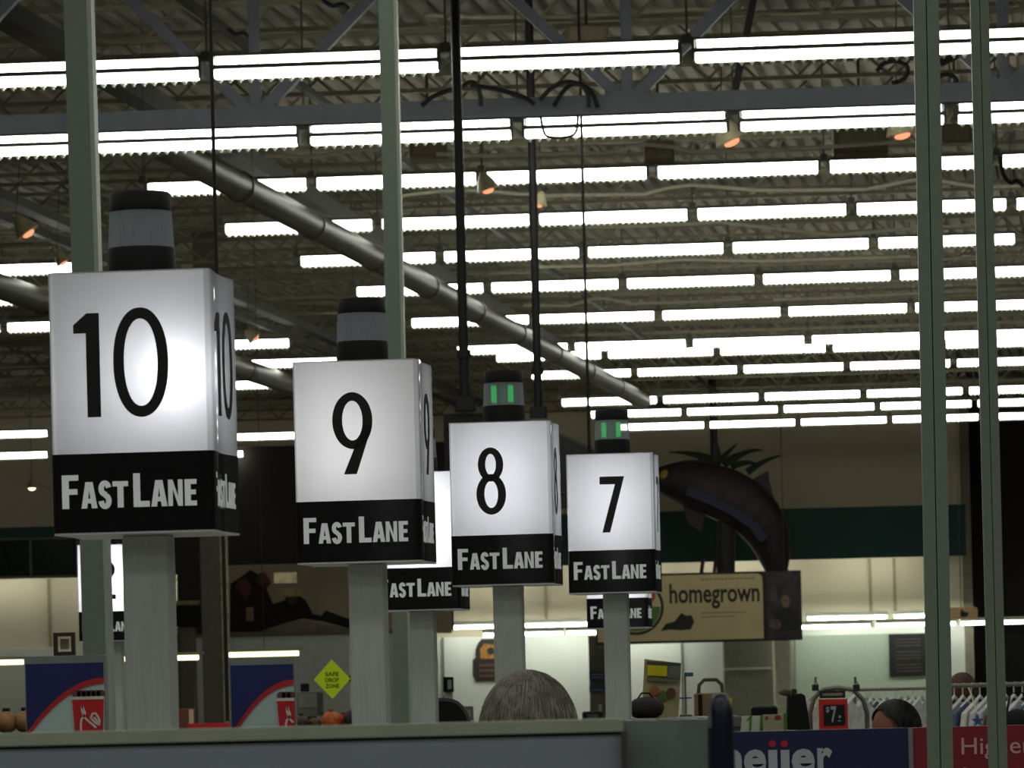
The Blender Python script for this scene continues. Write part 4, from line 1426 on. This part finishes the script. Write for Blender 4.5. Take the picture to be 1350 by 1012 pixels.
MB().box((0.015, -0.004, 0.17), (0.035, 0.006, 0.016)).build('tag', mat('tag_blue', (50, 84, 120), 0.5), t)
MB().box((0.0, -0.004, 0.075), (0.05, 0.006, 0.006)).build('crossbar', MATS['tag_blue'], t)
MB().bevbox((0, 0, 0.004), (0.05, 0.05, 0.008), 0.004).build('foot', M_STEEL, t)
st, c = stand('display_shelf', 948, 946, 22, 'grey counter behind the dark divider post', 0.45, 0.4, M_SHELF, 'counter')
t = thing('carry_box', (P(940, 945, 22).x, 22.2, c.z), 'brown carry box with an arched handle behind the dark divider post', 'box')
MB().bevbox((0, 0, 0.06), (0.16, 0.14, 0.12), 0.01).build('body', mat('box_tan', (134, 108, 72), 0.8, 0, 0.2, 20), t)
MB().tube([(-0.06, 0, 0.11), (-0.055, 0, 0.16), (-0.03, 0, 0.185), (0.03, 0, 0.185), (0.055, 0, 0.16), (0.06, 0, 0.11)], 0.009, 8).build('handle', mat('handle_dark', (60, 64, 56), 0.6), t, True)
MB().box((-0.055, -0.072, 0.06), (0.02, 0.006, 0.11)).build('edge', M_BLACK, t)
t = thing('price_tag', (P(959, 932, 21.9).x, 22.02, c.z), 'small bright yellow tag right of the carry box', 'tag')
MB().prism([(-0.022, 0.05), (0.022, 0.045), (0.03, 0.095), (-0.035, 0.095)], 0, 0.004).build('card', MATS['bag_yellow_label'], t)
MB().tube([(0, 0.006, 0), (0, 0.006, 0.07)], 0.003, 6).build('stem', M_STEEL, t)

# ------------------------------------------------------------------ brand board on the gondola
Y = 16.0
sY = Y / F
c = P(905, 961, Y)
t = thing('brand_board', (c.x, Y, 0), 'long low board, navy with white letters then red, at lower right', 'sign')


def bb(x, y):
    d_ = P(x, y, Y)
    return (d_.x - c.x, d_.z)


zt_ = c.z
xb = bb(1197, 960)[0]
xr_ = bb(1203, 960)[0]
xe = bb(1500, 960)[0]
zt2 = bb(1197, 959)[1]
MB().box((xb / 2, 0.03, zt2 / 2), (xb, 0.06, zt2)).build('navy_panel', mat('board_navy', (19, 25, 78), 0.5, 0, 0.08, 6), t)
MB().box(((xb + xr_) / 2, 0.03, zt2 / 2), (xr_ - xb, 0.07, zt2)).build('joint_strip', mat('joint_pale', (120, 120, 128), 0.5), t)
MB().box(((xr_ + xe) / 2, 0.03, zt2 / 2), (xe - xr_, 0.06, zt2)).build('red_panel', mat('board_red', (128, 20, 38), 0.5, 0, 0.08, 6), t)
MB().box((xe / 2, 0.3, 0.08), (xe, 0.5, 0.16)).build('plinth', M_BLACK, t)
M_WHITE = mat('board_white', (176, 184, 196), 0.5, 0, 0.04)
for (chh, xa, xb_, yt, yb) in (('m', 926, 977.5, 987, 1021), ('e', 981, 1010, 987, 1021), ('e', 1044, 1074, 986, 1020), ('r', 1078, 1097, 985, 1019)):
    p, q = bb(xa, yb), bb(xb_, yt)
    text_fit('lettering', chh, p[0], p[1], q[0], q[1], -0.002, M_WHITE, t, 0.035)
p, q = bb(1013.5, 1020), bb(1024.5, 988)
MB().prism([(p[0], p[1]), (q[0], p[1]), (q[0], q[1]), (p[0], q[1])], -0.003, 0).build('lettering', M_WHITE, t)
p, q = bb(1030, 1026), bb(1040.5, 988)
MB().prism([(p[0], p[1]), (q[0], p[1]), (q[0], q[1]), (p[0], q[1])], -0.003, 0).build('lettering', M_WHITE, t)
for x in (1018, 1034):
    p = bb(x, 980)
    MB().prism(ell(p[0], p[1], 4.6 * sY, 4.6 * sY, 18), -0.003, 0).build('red_dot', mat('dot_red', (190, 24, 44), 0.5), t)
p, q = bb(1268, 1001.5), bb(1360, 970)
text_fit('lettering', 'Higher', p[0], p[1], q[0], q[1], -0.002, mat('board_pink', (206, 160, 172), 0.5), t, 0.0)
p, q = bb(1366, 998), bb(1478, 971)
text_fit('lettering', 'standards', p[0], p[1], q[0], q[1], -0.002, MATS['board_pink'], t, 0.0)
p, q = bb(1271, 1040), bb(1440, 1007)
text_fit('lettering', 'lower prices', p[0], p[1], q[0], q[1], -0.002, MATS['board_pink'], t, 0.0)

# ------------------------------------------------------------------ things behind the brand board
st, c = stand('display_shelf', 1003, 964, 19, 'black shelf with picture cards behind the navy board', 0.32, 0.3, M_BLACK)
Y = 19.1
sY = Y / F
t = thing('recipe_card', (P(990, 962, Y).x, Y, c.z), 'white leaning card with green edges behind the navy board', 'card')
MB().prism([(-0.045, 0), (0.042, 0), (0.042, 0.066), (-0.035, 0.066)], 0, 0.006).build('card', mat('card_white', (206, 212, 196), 0.5), t)
for x in (-0.004, 0.04):
    MB().prism([(x - 0.004, 0), (x + 0.004, 0), (x + 0.009, 0.066), (x + 0.001, 0.066)], -0.004, 0).build('green_edge', mat('card_green', (70, 132, 40), 0.5), t)
MB().prism([(-0.02, 0.045), (0.0, 0.055), (-0.005, 0.062)], -0.003, 0).build('leaf_mark', MATS['card_green'], t)
t = thing('recipe_card', (P(1020, 962, Y).x, Y, c.z), 'cream card with a red flower and green edge behind the navy board', 'card')
MB().box((0, 0.003, 0.035), (0.092, 0.006, 0.07)).build('card', mat('card_cream', (176, 170, 140), 0.5), t)
MB().box((0.05, 0.0, 0.036), (0.012, 0.012, 0.074)).build('green_edge', MATS['card_green'], t)
MB().prism(ell(0.018, 0.056, 0.014, 0.010, 10), -0.004, 0).build('red_flower', mat('flower_red', (160, 48, 36), 0.6), t)
MB().prism(ell(-0.028, 0.056, 0.007, 0.006, 10), -0.004, 0).build('small_flower', MATS['flower_red'], t)
t = thing('black_case', (P(1008, 938, 19.2).x, 19.22, c.z), 'flat black case standing behind the cards', 'box')
MB().bevbox((0, 0, 0.05), (0.11, 0.05, 0.1), 0.01).build('body', M_BLACK, t)
MB().box((0, 0, 0.102), (0.1, 0.04, 0.006)).build('lid', mat('case_lid', (90, 88, 84), 0.5), t)
c0 = P(1052, 962, 20)
t = thing('coat_rack', (c0.x, 20.2, 0), 'black coat on a stand right of the picture cards', 'coat')
zz = P(1052, 914, 20).z
pr_ = [(0.03, zz - 0.0), (0.045, zz - 0.01), (0.055, zz - 0.08), (0.1, zz - 0.5), (0.14, zz - 0.75), (-0.14, zz - 0.75), (-0.06, zz - 0.3), (-0.035, zz - 0.08), (-0.03, zz - 0.01)]
MB().prism(pr_[::-1], -0.05, 0.05).build('coat', mat('coat_black', (16, 14, 15), 0.9), t)
MB().tube([(0, 0, 0), (0, 0, zz + 0.02)], 0.012, 8).build('pole', M_STEEL_DK, t)
MB().bevbox((0, 0, 0.015), (0.3, 0.3, 0.03), 0.03).build('foot', M_STEEL_DK, t)
MB().blob((-0.04, -0.02, zz + 0.005), (0.03, 0.03, 0.015), 10, 6, 0.2, 3).build('collar', mat('collar_brown', (92, 76, 62), 0.9, 0, 0.4, 40), t)

# price rack with an arched frame
Y = 20.5
sY = Y / F
c = P(1105, 962, Y)
t = thing('price_rack', (c.x, Y, 0), 'arched metal clothes rack with a red framed price card', 'clothes rack')


def rk(x, y):
    d_ = P(x, y, Y)
    return Vector((d_.x - c.x, 0, d_.z))


pts = [Vector((rk(1068, 962).x, 0, 0)), rk(1068, 940), rk(1073, 920), rk(1085, 909), rk(1105, 906), rk(1125, 909), rk(1138, 922), rk(1143, 940), Vector((rk(1143, 962).x, 0, 0))]
MB().tube(pts, 0.011, 8).build('arch', mat('rack_chrome', (120, 118, 110), 0.35, 0.5), t, True)
for x in (1072, 1126):
    MB().bevbox(rk(x + 3, 906), (0.03, 0.03, 0.03), 0.008).build('clamp', mat('clamp_dark', (52, 44, 40), 0.7), t)
p = rk(1098, 941)
cd = MB().box((p.x, -0.03, p.z), (38 * sY, 0.008, 40 * sY)).build('price_card', mat('card_red', (214, 44, 34), 0.5), t)
MB().box((p.x + 0.004, -0.036, p.z - 0.004), (28 * sY, 0.006, 27 * sY)).build('black_field', M_INK, cd)
text_fit('numeral', '7', p.x - 0.012, p.z - 0.038, p.x + 0.014, p.z + 0.036, -0.041, M_WHITE, cd, 0.03)
text_fit('currency_mark', '$', p.x - 0.034, p.z + 0.006, p.x - 0.018, p.z + 0.034, -0.041, M_WHITE, cd, 0.02)
MB().prism(ell(p.x + 0.028, p.z - 0.012, 0.006, 0.006, 10), -0.041, -0.039).build('cents_mark', M_WHITE, cd)
MB().box((p.x + 0.026, -0.04, p.z - 0.03), (0.016, 0.003, 0.004)).build('cents_line', M_WHITE, cd)
p = rk(1097, 915)
hd = MB().box((p.x, -0.02, p.z), (34 * sY, 0.01, 10 * sY)).build('header_card', mat('header_dark', (44, 40, 38), 0.6), t)
MB().box((p.x, -0.027, p.z), (26 * sY, 0.004, 3.5 * sY)).build('header_line', mat('header_pale', (150, 140, 132), 0.6), hd)

# ------------------------------------------------------------------ garments on hangers
def garment_mesh(seed):
    rnd_ = random.Random(seed)
    mb = MB()
    out = [(-0.20, -0.75), (0.20, -0.75), (0.17, -0.22), (0.25, -0.42), (0.33, -0.36), (0.22, -0.07), (0.07, -0.015), (0.0, -0.05), (-0.07, -0.015), (-0.22, -0.07), (-0.33, -0.36), (-0.25, -0.42), (-0.17, -0.22)]
    mb.prism(out, -0.012, 0.012)
    return mb


me_hook = MB().tube([(-0.19, 0, -0.07), (0, 0, 0.012), (0.19, 0, -0.07)], 0.008, 6).tube([(0, 0, 0.01), (0, 0, 0.05), (0.015, 0, 0.075), (0.03, 0, 0.06)], 0.004, 6).mesh('hanger', mat('hanger_white', (214, 216, 218), 0.4))
GC = [(206, 206, 210), (188, 190, 198), (214, 210, 204), (170, 172, 180), (206, 206, 210), (150, 96, 92), (196, 198, 206), (90, 104, 130)]
gm = []
for q, rgb in enumerate(GC):
    gm.append(garment_mesh(q).mesh('garment', mat('cloth_%d' % q, rgb, 0.9, 0, 0.2, 25)))


def garment_rail(name, pxa, pxb, py, Y, n_, label, glabels, rot, grp):
    a, b = P(pxa, py, Y), P(pxb, py, Y)
    z = (a.z + b.z) / 2
    t = thing(name, ((a.x + b.x) / 2, Y, 0), label, 'clothes rail')
    L_ = b.x - a.x + 0.1
    MB().tube([(-L_ / 2, 0, z), (L_ / 2, 0, z)], 0.011, 8).build('rail', MATS['rack_chrome'], t, True)
    for sx in (-1, 1):
        MB().tube([(sx * L_ / 2, 0, 0), (sx * L_ / 2, 0, z)], 0.012, 8).build('upright', MATS['rack_chrome'], t)
        MB().box((sx * L_ / 2, 0, 0.015), (0.05, 0.5, 0.03)).build('foot', MATS['rack_chrome'], t)
    for i in range(n_):
        u = (i + 0.5) / n_
        g = thing('hanging_garment', (a.x + (b.x - a.x) * u, Y, z - 0.065), glabels % (ORD[i + 1] if i < 14 else 'last'), 'clothing', grp, R(rot + 1.5 * math.sin(i * 2.3)))
        link('hanger', me_hook, g)
        link('garment', gm[(i * 3 + i // 2) % len(gm)], g)


garment_rail('clothes_rail', 1252, 1398, 902, 22.5, 13, 'clothes rail full of pale garments at the right edge', '%s garment from the left on the rail between the right hand poles', 62, 'garments on the near rail')
garment_rail('clothes_rail', 1136, 1218, 908, 32, 9, 'clothes rail behind the dark haired person', '%s garment from the left on the rail behind the dark haired person', 66, 'garments on the far rail')
# pale clothes on the price rack
for q, (x, lab) in enumerate(((1076, 'pale garment at the left of the arched price rack'), (1128, 'pale garment at the right of the arched price rack'))):
    p = P(x, 918, 20.8)
    g = thing('hanging_garment', (p.x, 20.8, p.z), lab, 'clothing', None, R(62 if q else -62))
    link('hanger', me_hook, g)
    link('garment', gm[(2, 0)[q]], g)
    MB().tube([(0, 0.0, 0.06), (0, 0.0, 0.09)], 0.006, 6).build('hook', MATS['rack_chrome'], g)
# blue star tag and dark bag low on the near rail
t = thing('star_tag', P(1289, 950, 22.0), 'blue star shaped tag hanging on the pale garments', 'tag')
st_ = []
for k in range(10):
    r_ = 0.035 if k % 2 == 0 else 0.014
    st_.append((r_ * math.sin(k * math.pi / 5) * -1, r_ * math.cos(k * math.pi / 5)))
MB().prism(st_, -0.006, 0.0).build('star', mat('star_blue', (48, 92, 128), 0.5), t)
MB().tube([(0, 0, 0.03), (0, 0.4, 0.16)], 0.003, 6).build('string', M_CONDUIT, t)
c = P(1342, 962, 21.4)
t = thing('duffel_bag', (c.x, 21.4, P(1342, 975, 21.4).z), 'black bag hanging at the right edge above the red board', 'bag')
MB().blob((0, 0, 0.07), (0.09, 0.06, 0.075), 18, 10, 0.06, 9).build('body', mat('coat_black', (16, 14, 15), 0.9), t, True)
MB().tube([(-0.05, 0, 0.13), (-0.03, 0.02, 0.22), (0.03, 0.02, 0.22), (0.05, 0, 0.13)], 0.006, 6).build('strap', M_BLACK, t)

# ------------------------------------------------------------------ boards on the right
for (x0, y0, x1, y1, Y, lab) in ((1173, 835, 1222, 891, WY - 1.07, 'black menu board with grey lines beside the wide right pole'), (1325, 838, 1380, 905, WY + 3.93, 'black board at the right edge beyond the rightmost pole')):
    t, wd, h = px_thing('menu_board', x0, y0, x1, y1, Y, lab, 'board')
    MB().box((0, 0.03, h / 2), (wd, 0.06, h)).build('panel', mat('menu_black', (20, 20, 20), 0.6), t)
    MB().ring([(-wd / 2, 0), (wd / 2, 0), (wd / 2, h), (-wd / 2, h)], [(-wd / 2 + 0.07, 0.07), (wd / 2 - 0.07, 0.07), (wd / 2 - 0.07, h - 0.07), (-wd / 2 + 0.07, h - 0.07)], -0.03, 0.0).build('frame', M_BLACKPAINT, t)
    if x0 == 1173:
        for k in range(11):
            if k in (3, 7):
                continue
            MB().box((0.02, -0.004, h * (0.12 + 0.075 * k)), (wd * 0.68, 0.006, h * 0.028)).build('text_line', mat('menu_line', (72, 66, 58), 0.7, 0, 0.4, 20), t)
t, wd, h = px_thing('plaque', 1246, 800, 1289, 816, 120, 'cream rounded plaque with a dark mark between the right hand poles', 'plaque')
MB().prism(ell(0, h / 2, wd / 2, h / 2, 32, 6), -0.05, 0.05).build('plate', mat('plaque_cream', (214, 178, 128), 0.6), t)
MB().prism([(-0.02, 0.06), (0.14, 0.06), (0.2, 0.16), (0.06, 0.2), (0.02, 0.27), (-0.03, 0.2)], -0.06, -0.05).build('mark', M_INK, t)
MB().tube([(0, 0, h), (0, 0, ZD + 0.05 - t.location.z)], 0.01, 6).build('hanger', M_STEEL_DK, t)

# ------------------------------------------------------------------ people
def skin_body(name, J, E, material, parent, H, root=0):
    me = bpy.data.meshes.new(name)
    me.from_pydata([tuple(Vector(j[0]) * H) for j in J], E, [])
    o = bpy.data.objects.new(name, me)
    COL.objects.link(o)
    m = o.modifiers.new('skin', 'SKIN')
    if not me.skin_vertices:
        me.attributes.new('skin', 'FLOAT', 'POINT')
    for i, sv in enumerate(me.skin_vertices[0].data):
        r_ = J[i][1] * H
        sv.radius = (r_ * (J[i][2] if len(J[i]) > 2 else 1.0), r_)
        sv.use_root = (i == root)
    s_ = o.modifiers.new('sub', 'SUBSURF')
    s_.levels = s_.render_levels = 2
    dg = bpy.context.evaluated_depsgraph_get()
    me2 = bpy.data.meshes.new_from_object(o.evaluated_get(dg))
    bpy.data.objects.remove(o)
    return me2


def person(px, top_py, Y, face_rz, label, hair_rgb, skin_rgb, shirt_rgb, hair_r, seed, sock=None):
    c = P(px, top_py, Y)
    H = c.z - 0.012
    t = thing('person', (c.x, Y, 0), label, 'person', None, face_rz)
    J = [((0, 0, .53), .075, 1.3), ((0, 0, .62), .065, 1.25), ((0, 0, .73), .075, 1.3), ((0, 0.005, .81), .045), ((0, 0.0, .855), .034), ((0, -0.005, .885), .036)]
    E = [(0, 1), (1, 2), (2, 3), (3, 4), (4, 5)]
    for s_ in (-1, 1):
        b = len(J)
        J += [((s_ * .105, 0.005, .795), .036), ((s_ * .135, 0.015, .63), .026), ((s_ * .14, -0.03, .49), .018), ((s_ * .14, -0.045, .455), .020, 0.6)]
        E += [(3, b), (b, b + 1), (b + 1, b + 2), (b + 2, b + 3)]
        for q, (dx, ln) in enumerate(((-.014, .036), (-.005, .042), (.005, .040), (.013, .032))):
            f0 = len(J)
            J += [((s_ * .14 + dx, -0.05, .437), .0052), ((s_ * .14 + dx, -0.054, .437 - ln * .55), .005), ((s_ * .14 + dx, -0.05, .437 - ln), .0042)]
            E += [(b + 3, f0), (f0, f0 + 1), (f0 + 1, f0 + 2)]
        f0 = len(J)
        J += [((s_ * .122, -0.055, .452), .006), ((s_ * .112, -0.064, .435), .005)]
        E += [(b + 3, f0), (f0, f0 + 1)]
        b = len(J)
        J += [((s_ * .052, 0, .49), .056), ((s_ * .056, -.004, .28), .038), ((s_ * .056, .012, .05), .024), ((s_ * .062, -.075, .018), .022)]
        E += [(0, b), (b, b + 1), (b + 1, b + 2), (b + 2, b + 3)]
    me = skin_body('body', J, E, None, None, H)
    # head joined into the body mesh
    hc = Vector((0, -0.012, H - 0.115))
    mb = MB()
    n_, m_ = 28, 20
    vs_, fs_ = [], []
    for i in range(m_ + 1):
        th = math.pi * i / m_
        for k in range(n_):
            ph_ = 2 * math.pi * k / n_
            x, y, z = math.sin(th) * math.cos(ph_), math.sin(th) * math.sin(ph_), -math.cos(th)
            taper = 1.0 if z > -0.1 else 1.0 - 0.32 * min(1, (-z - 0.1))
            px_, py_, pz_ = 0.076 * x * taper, 0.097 * y * taper, 0.117 * z
            if y < -0.6:
                nx = math.exp(-(x / 0.14) ** 2)
                py_ -= 0.022 * nx * math.exp(-((z + 0.22) / 0.16) ** 2)      # nose
                py_ -= 0.006 * math.exp(-(x / 0.3) ** 2) * math.exp(-((z + 0.52) / 0.07) ** 2)   # lips
                for ex in (-0.4, 0.4):
                    py_ += 0.007 * math.exp(-((x - ex) / 0.16) ** 2) * math.exp(-((z + 0.02) / 0.1) ** 2)   # eye sockets
            vs_.append(hc + Vector((px_, py_, pz_)))
    for i in range(m_):
        for k in range(n_):
            l = (k + 1) % n_
            fs_.append((i * n_ + k, i * n_ + l, (i + 1) * n_ + l, (i + 1) * n_ + k))
    mb.v = [v.co.copy() for v in me.vertices]
    mb.f = [tuple(p.vertices) for p in me.polygons]
    mb.add(vs_, fs_)
    for s_ in (-1, 1):
        mb.blob(hc + Vector((s_ * 0.078, 0.008, -0.012)), (0.012, 0.022, 0.032), 10, 8)
    mb.build('body', mat('skin_%d' % seed, skin_rgb, 0.6, 0, 0.1, 30), t, True)
    for s_ in (-1, 1):
        mb = MB().blob(hc + Vector((s_ * 0.031, -0.083, 0.0)), (0.011, 0.008, 0.006), 10, 6)
        mb.build('eye', M_INK, t, True)
    # hair: cap plus strands running from the crown
    hm = mat('hair_%d' % seed, hair_rgb, 0.65, 0, 0.55, 26, stretch=(2.2, 2.2, 0.6), bump=0.8)
    rnd_ = random.Random(seed)
    mb = MB()
    rx, ry, rz_ = hair_r
    vs_, fs_ = [], []
    m_, n_ = 16, 36
    for i in range(m_ + 1):
        for k in range(n_):
            ph_ = 2 * math.pi * k / n_
            front = max(0.0, -math.sin(ph_))
            thm = R(132) - R(84) * front ** 0.7
            th = thm * i / m_
            j = 1 + 0.025 * (rnd_.random() - 0.5)
            vs_.append(hc + Vector((rx * j * math.sin(th) * math.cos(ph_), 0.012 + ry * j * math.sin(th) * math.sin(ph_), 0.004 + rz_ * j * math.cos(th))))
    for i in range(m_):
        for k in range(n_):
            l = (k + 1) % n_
            fs_.append((i * n_ + k, (i + 1) * n_ + k, (i + 1) * n_ + l, i * n_ + l))
    mb.add(vs_, fs_)
    hair = mb.build('hair', hm, t, True)
    mb = MB()
    for q in range(700):
        ph_ = rnd_.random() * 2 * math.pi
        front = max(0.0, -math.sin(ph_))
        thm = R(138) - R(88) * front ** 0.7
        a0 = rnd_.random() * 0.5
        pts = []
        sw = (rnd_.random() - 0.5) * 0.5
        for k in range(6):
            th = thm * (a0 + (1 - a0) * k / 5 * (0.6 + 0.4 * rnd_.random()))
            lift = 1.0 + 0.012 * rnd_.random()
            p2 = ph_ + sw * k / 5
            pts.append(hc + Vector((rx * lift * math.sin(th) * math.cos(p2), 0.012 + ry * lift * math.sin(th) * math.sin(p2), 0.004 + rz_ * lift * math.cos(th))))
        mb.tube(pts, 0.0011, 3, False)
    mb.build('strands', mat('hairlight_%d' % seed, tuple(min(255, x * 1.35 + 8) for x in hair_rgb), 0.5, 0, 0.4, 40), hair, stuff=True)
    # clothes follow the same skeleton, a little larger
    K = [((0, 0, .50), .088, 1.3), ((0, 0, .62), .078, 1.25), ((0, 0, .73), .085, 1.3), ((0, 0.005, .81), .055)]
    KE = [(0, 1), (1, 2), (2, 3)]
    for s_ in (-1, 1):
        b = len(K)
        K += [((s_ * .105, 0.005, .795), .045), ((s_ * .135, 0.015, .63), .034), ((s_ * .14, -0.02, .52), .026)]
        KE += [(3, b), (b, b + 1), (b + 1, b + 2)]
    sm = skin_body('shirt', K, KE, None, None, H)
    sm.materials.append(mat('shirt_%d' % seed, shirt_rgb, 0.9, 0, 0.15, 12))
    link('shirt', sm, t)
    K = [((0, 0, .54), .086, 1.3)]
    KE = []
    for s_ in (-1, 1):
        b = len(K)
        K += [((s_ * .054, 0, .48), .064), ((s_ * .057, -.004, .28), .047), ((s_ * .057, .01, .065), .038)]
        KE += [(0, b), (b, b + 1), (b + 1, b + 2)]
    sm = skin_body('trousers', K, KE, None, None, H)
    sm.materials.append(mat('trousers_%d' % seed, (38, 42, 56), 0.9, 0, 0.15, 12))
    link('trousers', sm, t)
    for s_ in (-1, 1):
        MB().blob((s_ * .06 * H, -.04 * H, 0.035), (0.05, 0.13, 0.035), 12, 8).build('shoe', M_BLACK, t, True)
    return t


person(695, 880, 8.9, R(180), 'grey haired person seen from behind above the near divider', (92, 88, 82), (190, 150, 130), (90, 96, 110), (0.097, 0.112, 0.118), 1)
person(1180, 921, 19.3, R(-58), 'dark haired person in profile behind the navy board', (9, 7, 7), (150, 96, 66), (40, 34, 36), (0.094, 0.118, 0.122), 2)
person(1268, 885, 28, R(180), 'auburn haired person behind the rail between the right hand poles', (66, 42, 34), (190, 150, 130), (120, 110, 104), (0.094, 0.108, 0.118), 3)

# ------------------------------------------------------------------ near divider
Y = 5.0
sY = Y / F
a, b = P(-60, 966, Y), P(822, 958, Y)
zt_ = P(400, 957, Y).z
b2 = P(938, 956, Y)
t = thing('checkout_divider', ((a.x + b.x) / 2, Y, 0), 'blurred blue grey checkout divider across the near foreground', 'divider')
ox = (a.x + b.x) / 2
MB().box((0, 0.02, (zt_ - 0.018) / 2), (b.x - a.x, 0.04, zt_ - 0.018)).build('panel', mat('divider_blue', (142, 150, 168), 0.6, 0, 0.06, 10), t)
MB().box((0, 0.02, zt_ - 0.016), (b.x - a.x, 0.03, 0.004)).build('dark_gap', M_SEAM, t)  # thin dark strip between panel and top rail
MB().bevbox((0, 0.02, zt_ - 0.007), (b.x - a.x, 0.05, 0.014), 0.004).build('top_rail', mat('divider_rail', (162, 172, 156), 0.5, 0, 0.06, 20), t)
e0, e1 = b.x - ox, b2.x - ox
MB().box(((e0 + e1) / 2, 0.03, (zt_ - 0.002) / 2), (e1 - e0, 0.03, zt_ - 0.002)).build('end_panel', mat('divider_end', (128, 140, 138), 0.15, 0, 0.25, 14), t)
MB().box((e0, 0.01, (zt_ - 0.014) / 2), (0.006, 0.05, zt_ - 0.014)).build('joint', mat('divider_joint', (74, 66, 66), 0.5), t)
for sx in (-0.3, 0.3):
    MB().bevbox((sx, 0.02, 0.01), (0.06, 0.4, 0.02), 0.01).build('foot', M_BLACK, t)
Y = 4.9
sY = Y / F
c = P(949, 913, Y)
t = thing('divider_post', (c.x, Y, 0), 'dark navy rounded post at the right end of the near divider', 'post')
H_ = c.z
MB().lathe([(0.0145, 0), (0.0145, H_ - 0.05), (0.0135, H_ - 0.02), (0.011, H_ - 0.008), (0.006, H_ - 0.001), (0.001, H_)], 24).build('shaft', mat('post_navy', (22, 28, 52), 0.25, 0, 0.15, 20), t, True)
MB().bevbox((0, 0, 0.01), (0.1, 0.1, 0.02), 0.01).build('foot', M_BLACK, t)
MB().box((-0.012, -0.011, H_ - 0.022), (0.004, 0.006, 0.03)).build('highlight_strip', mat('highlight_pale', (200, 204, 206), 0.15, 0.9), t)  # pale strip added as the highlight on the rounded post
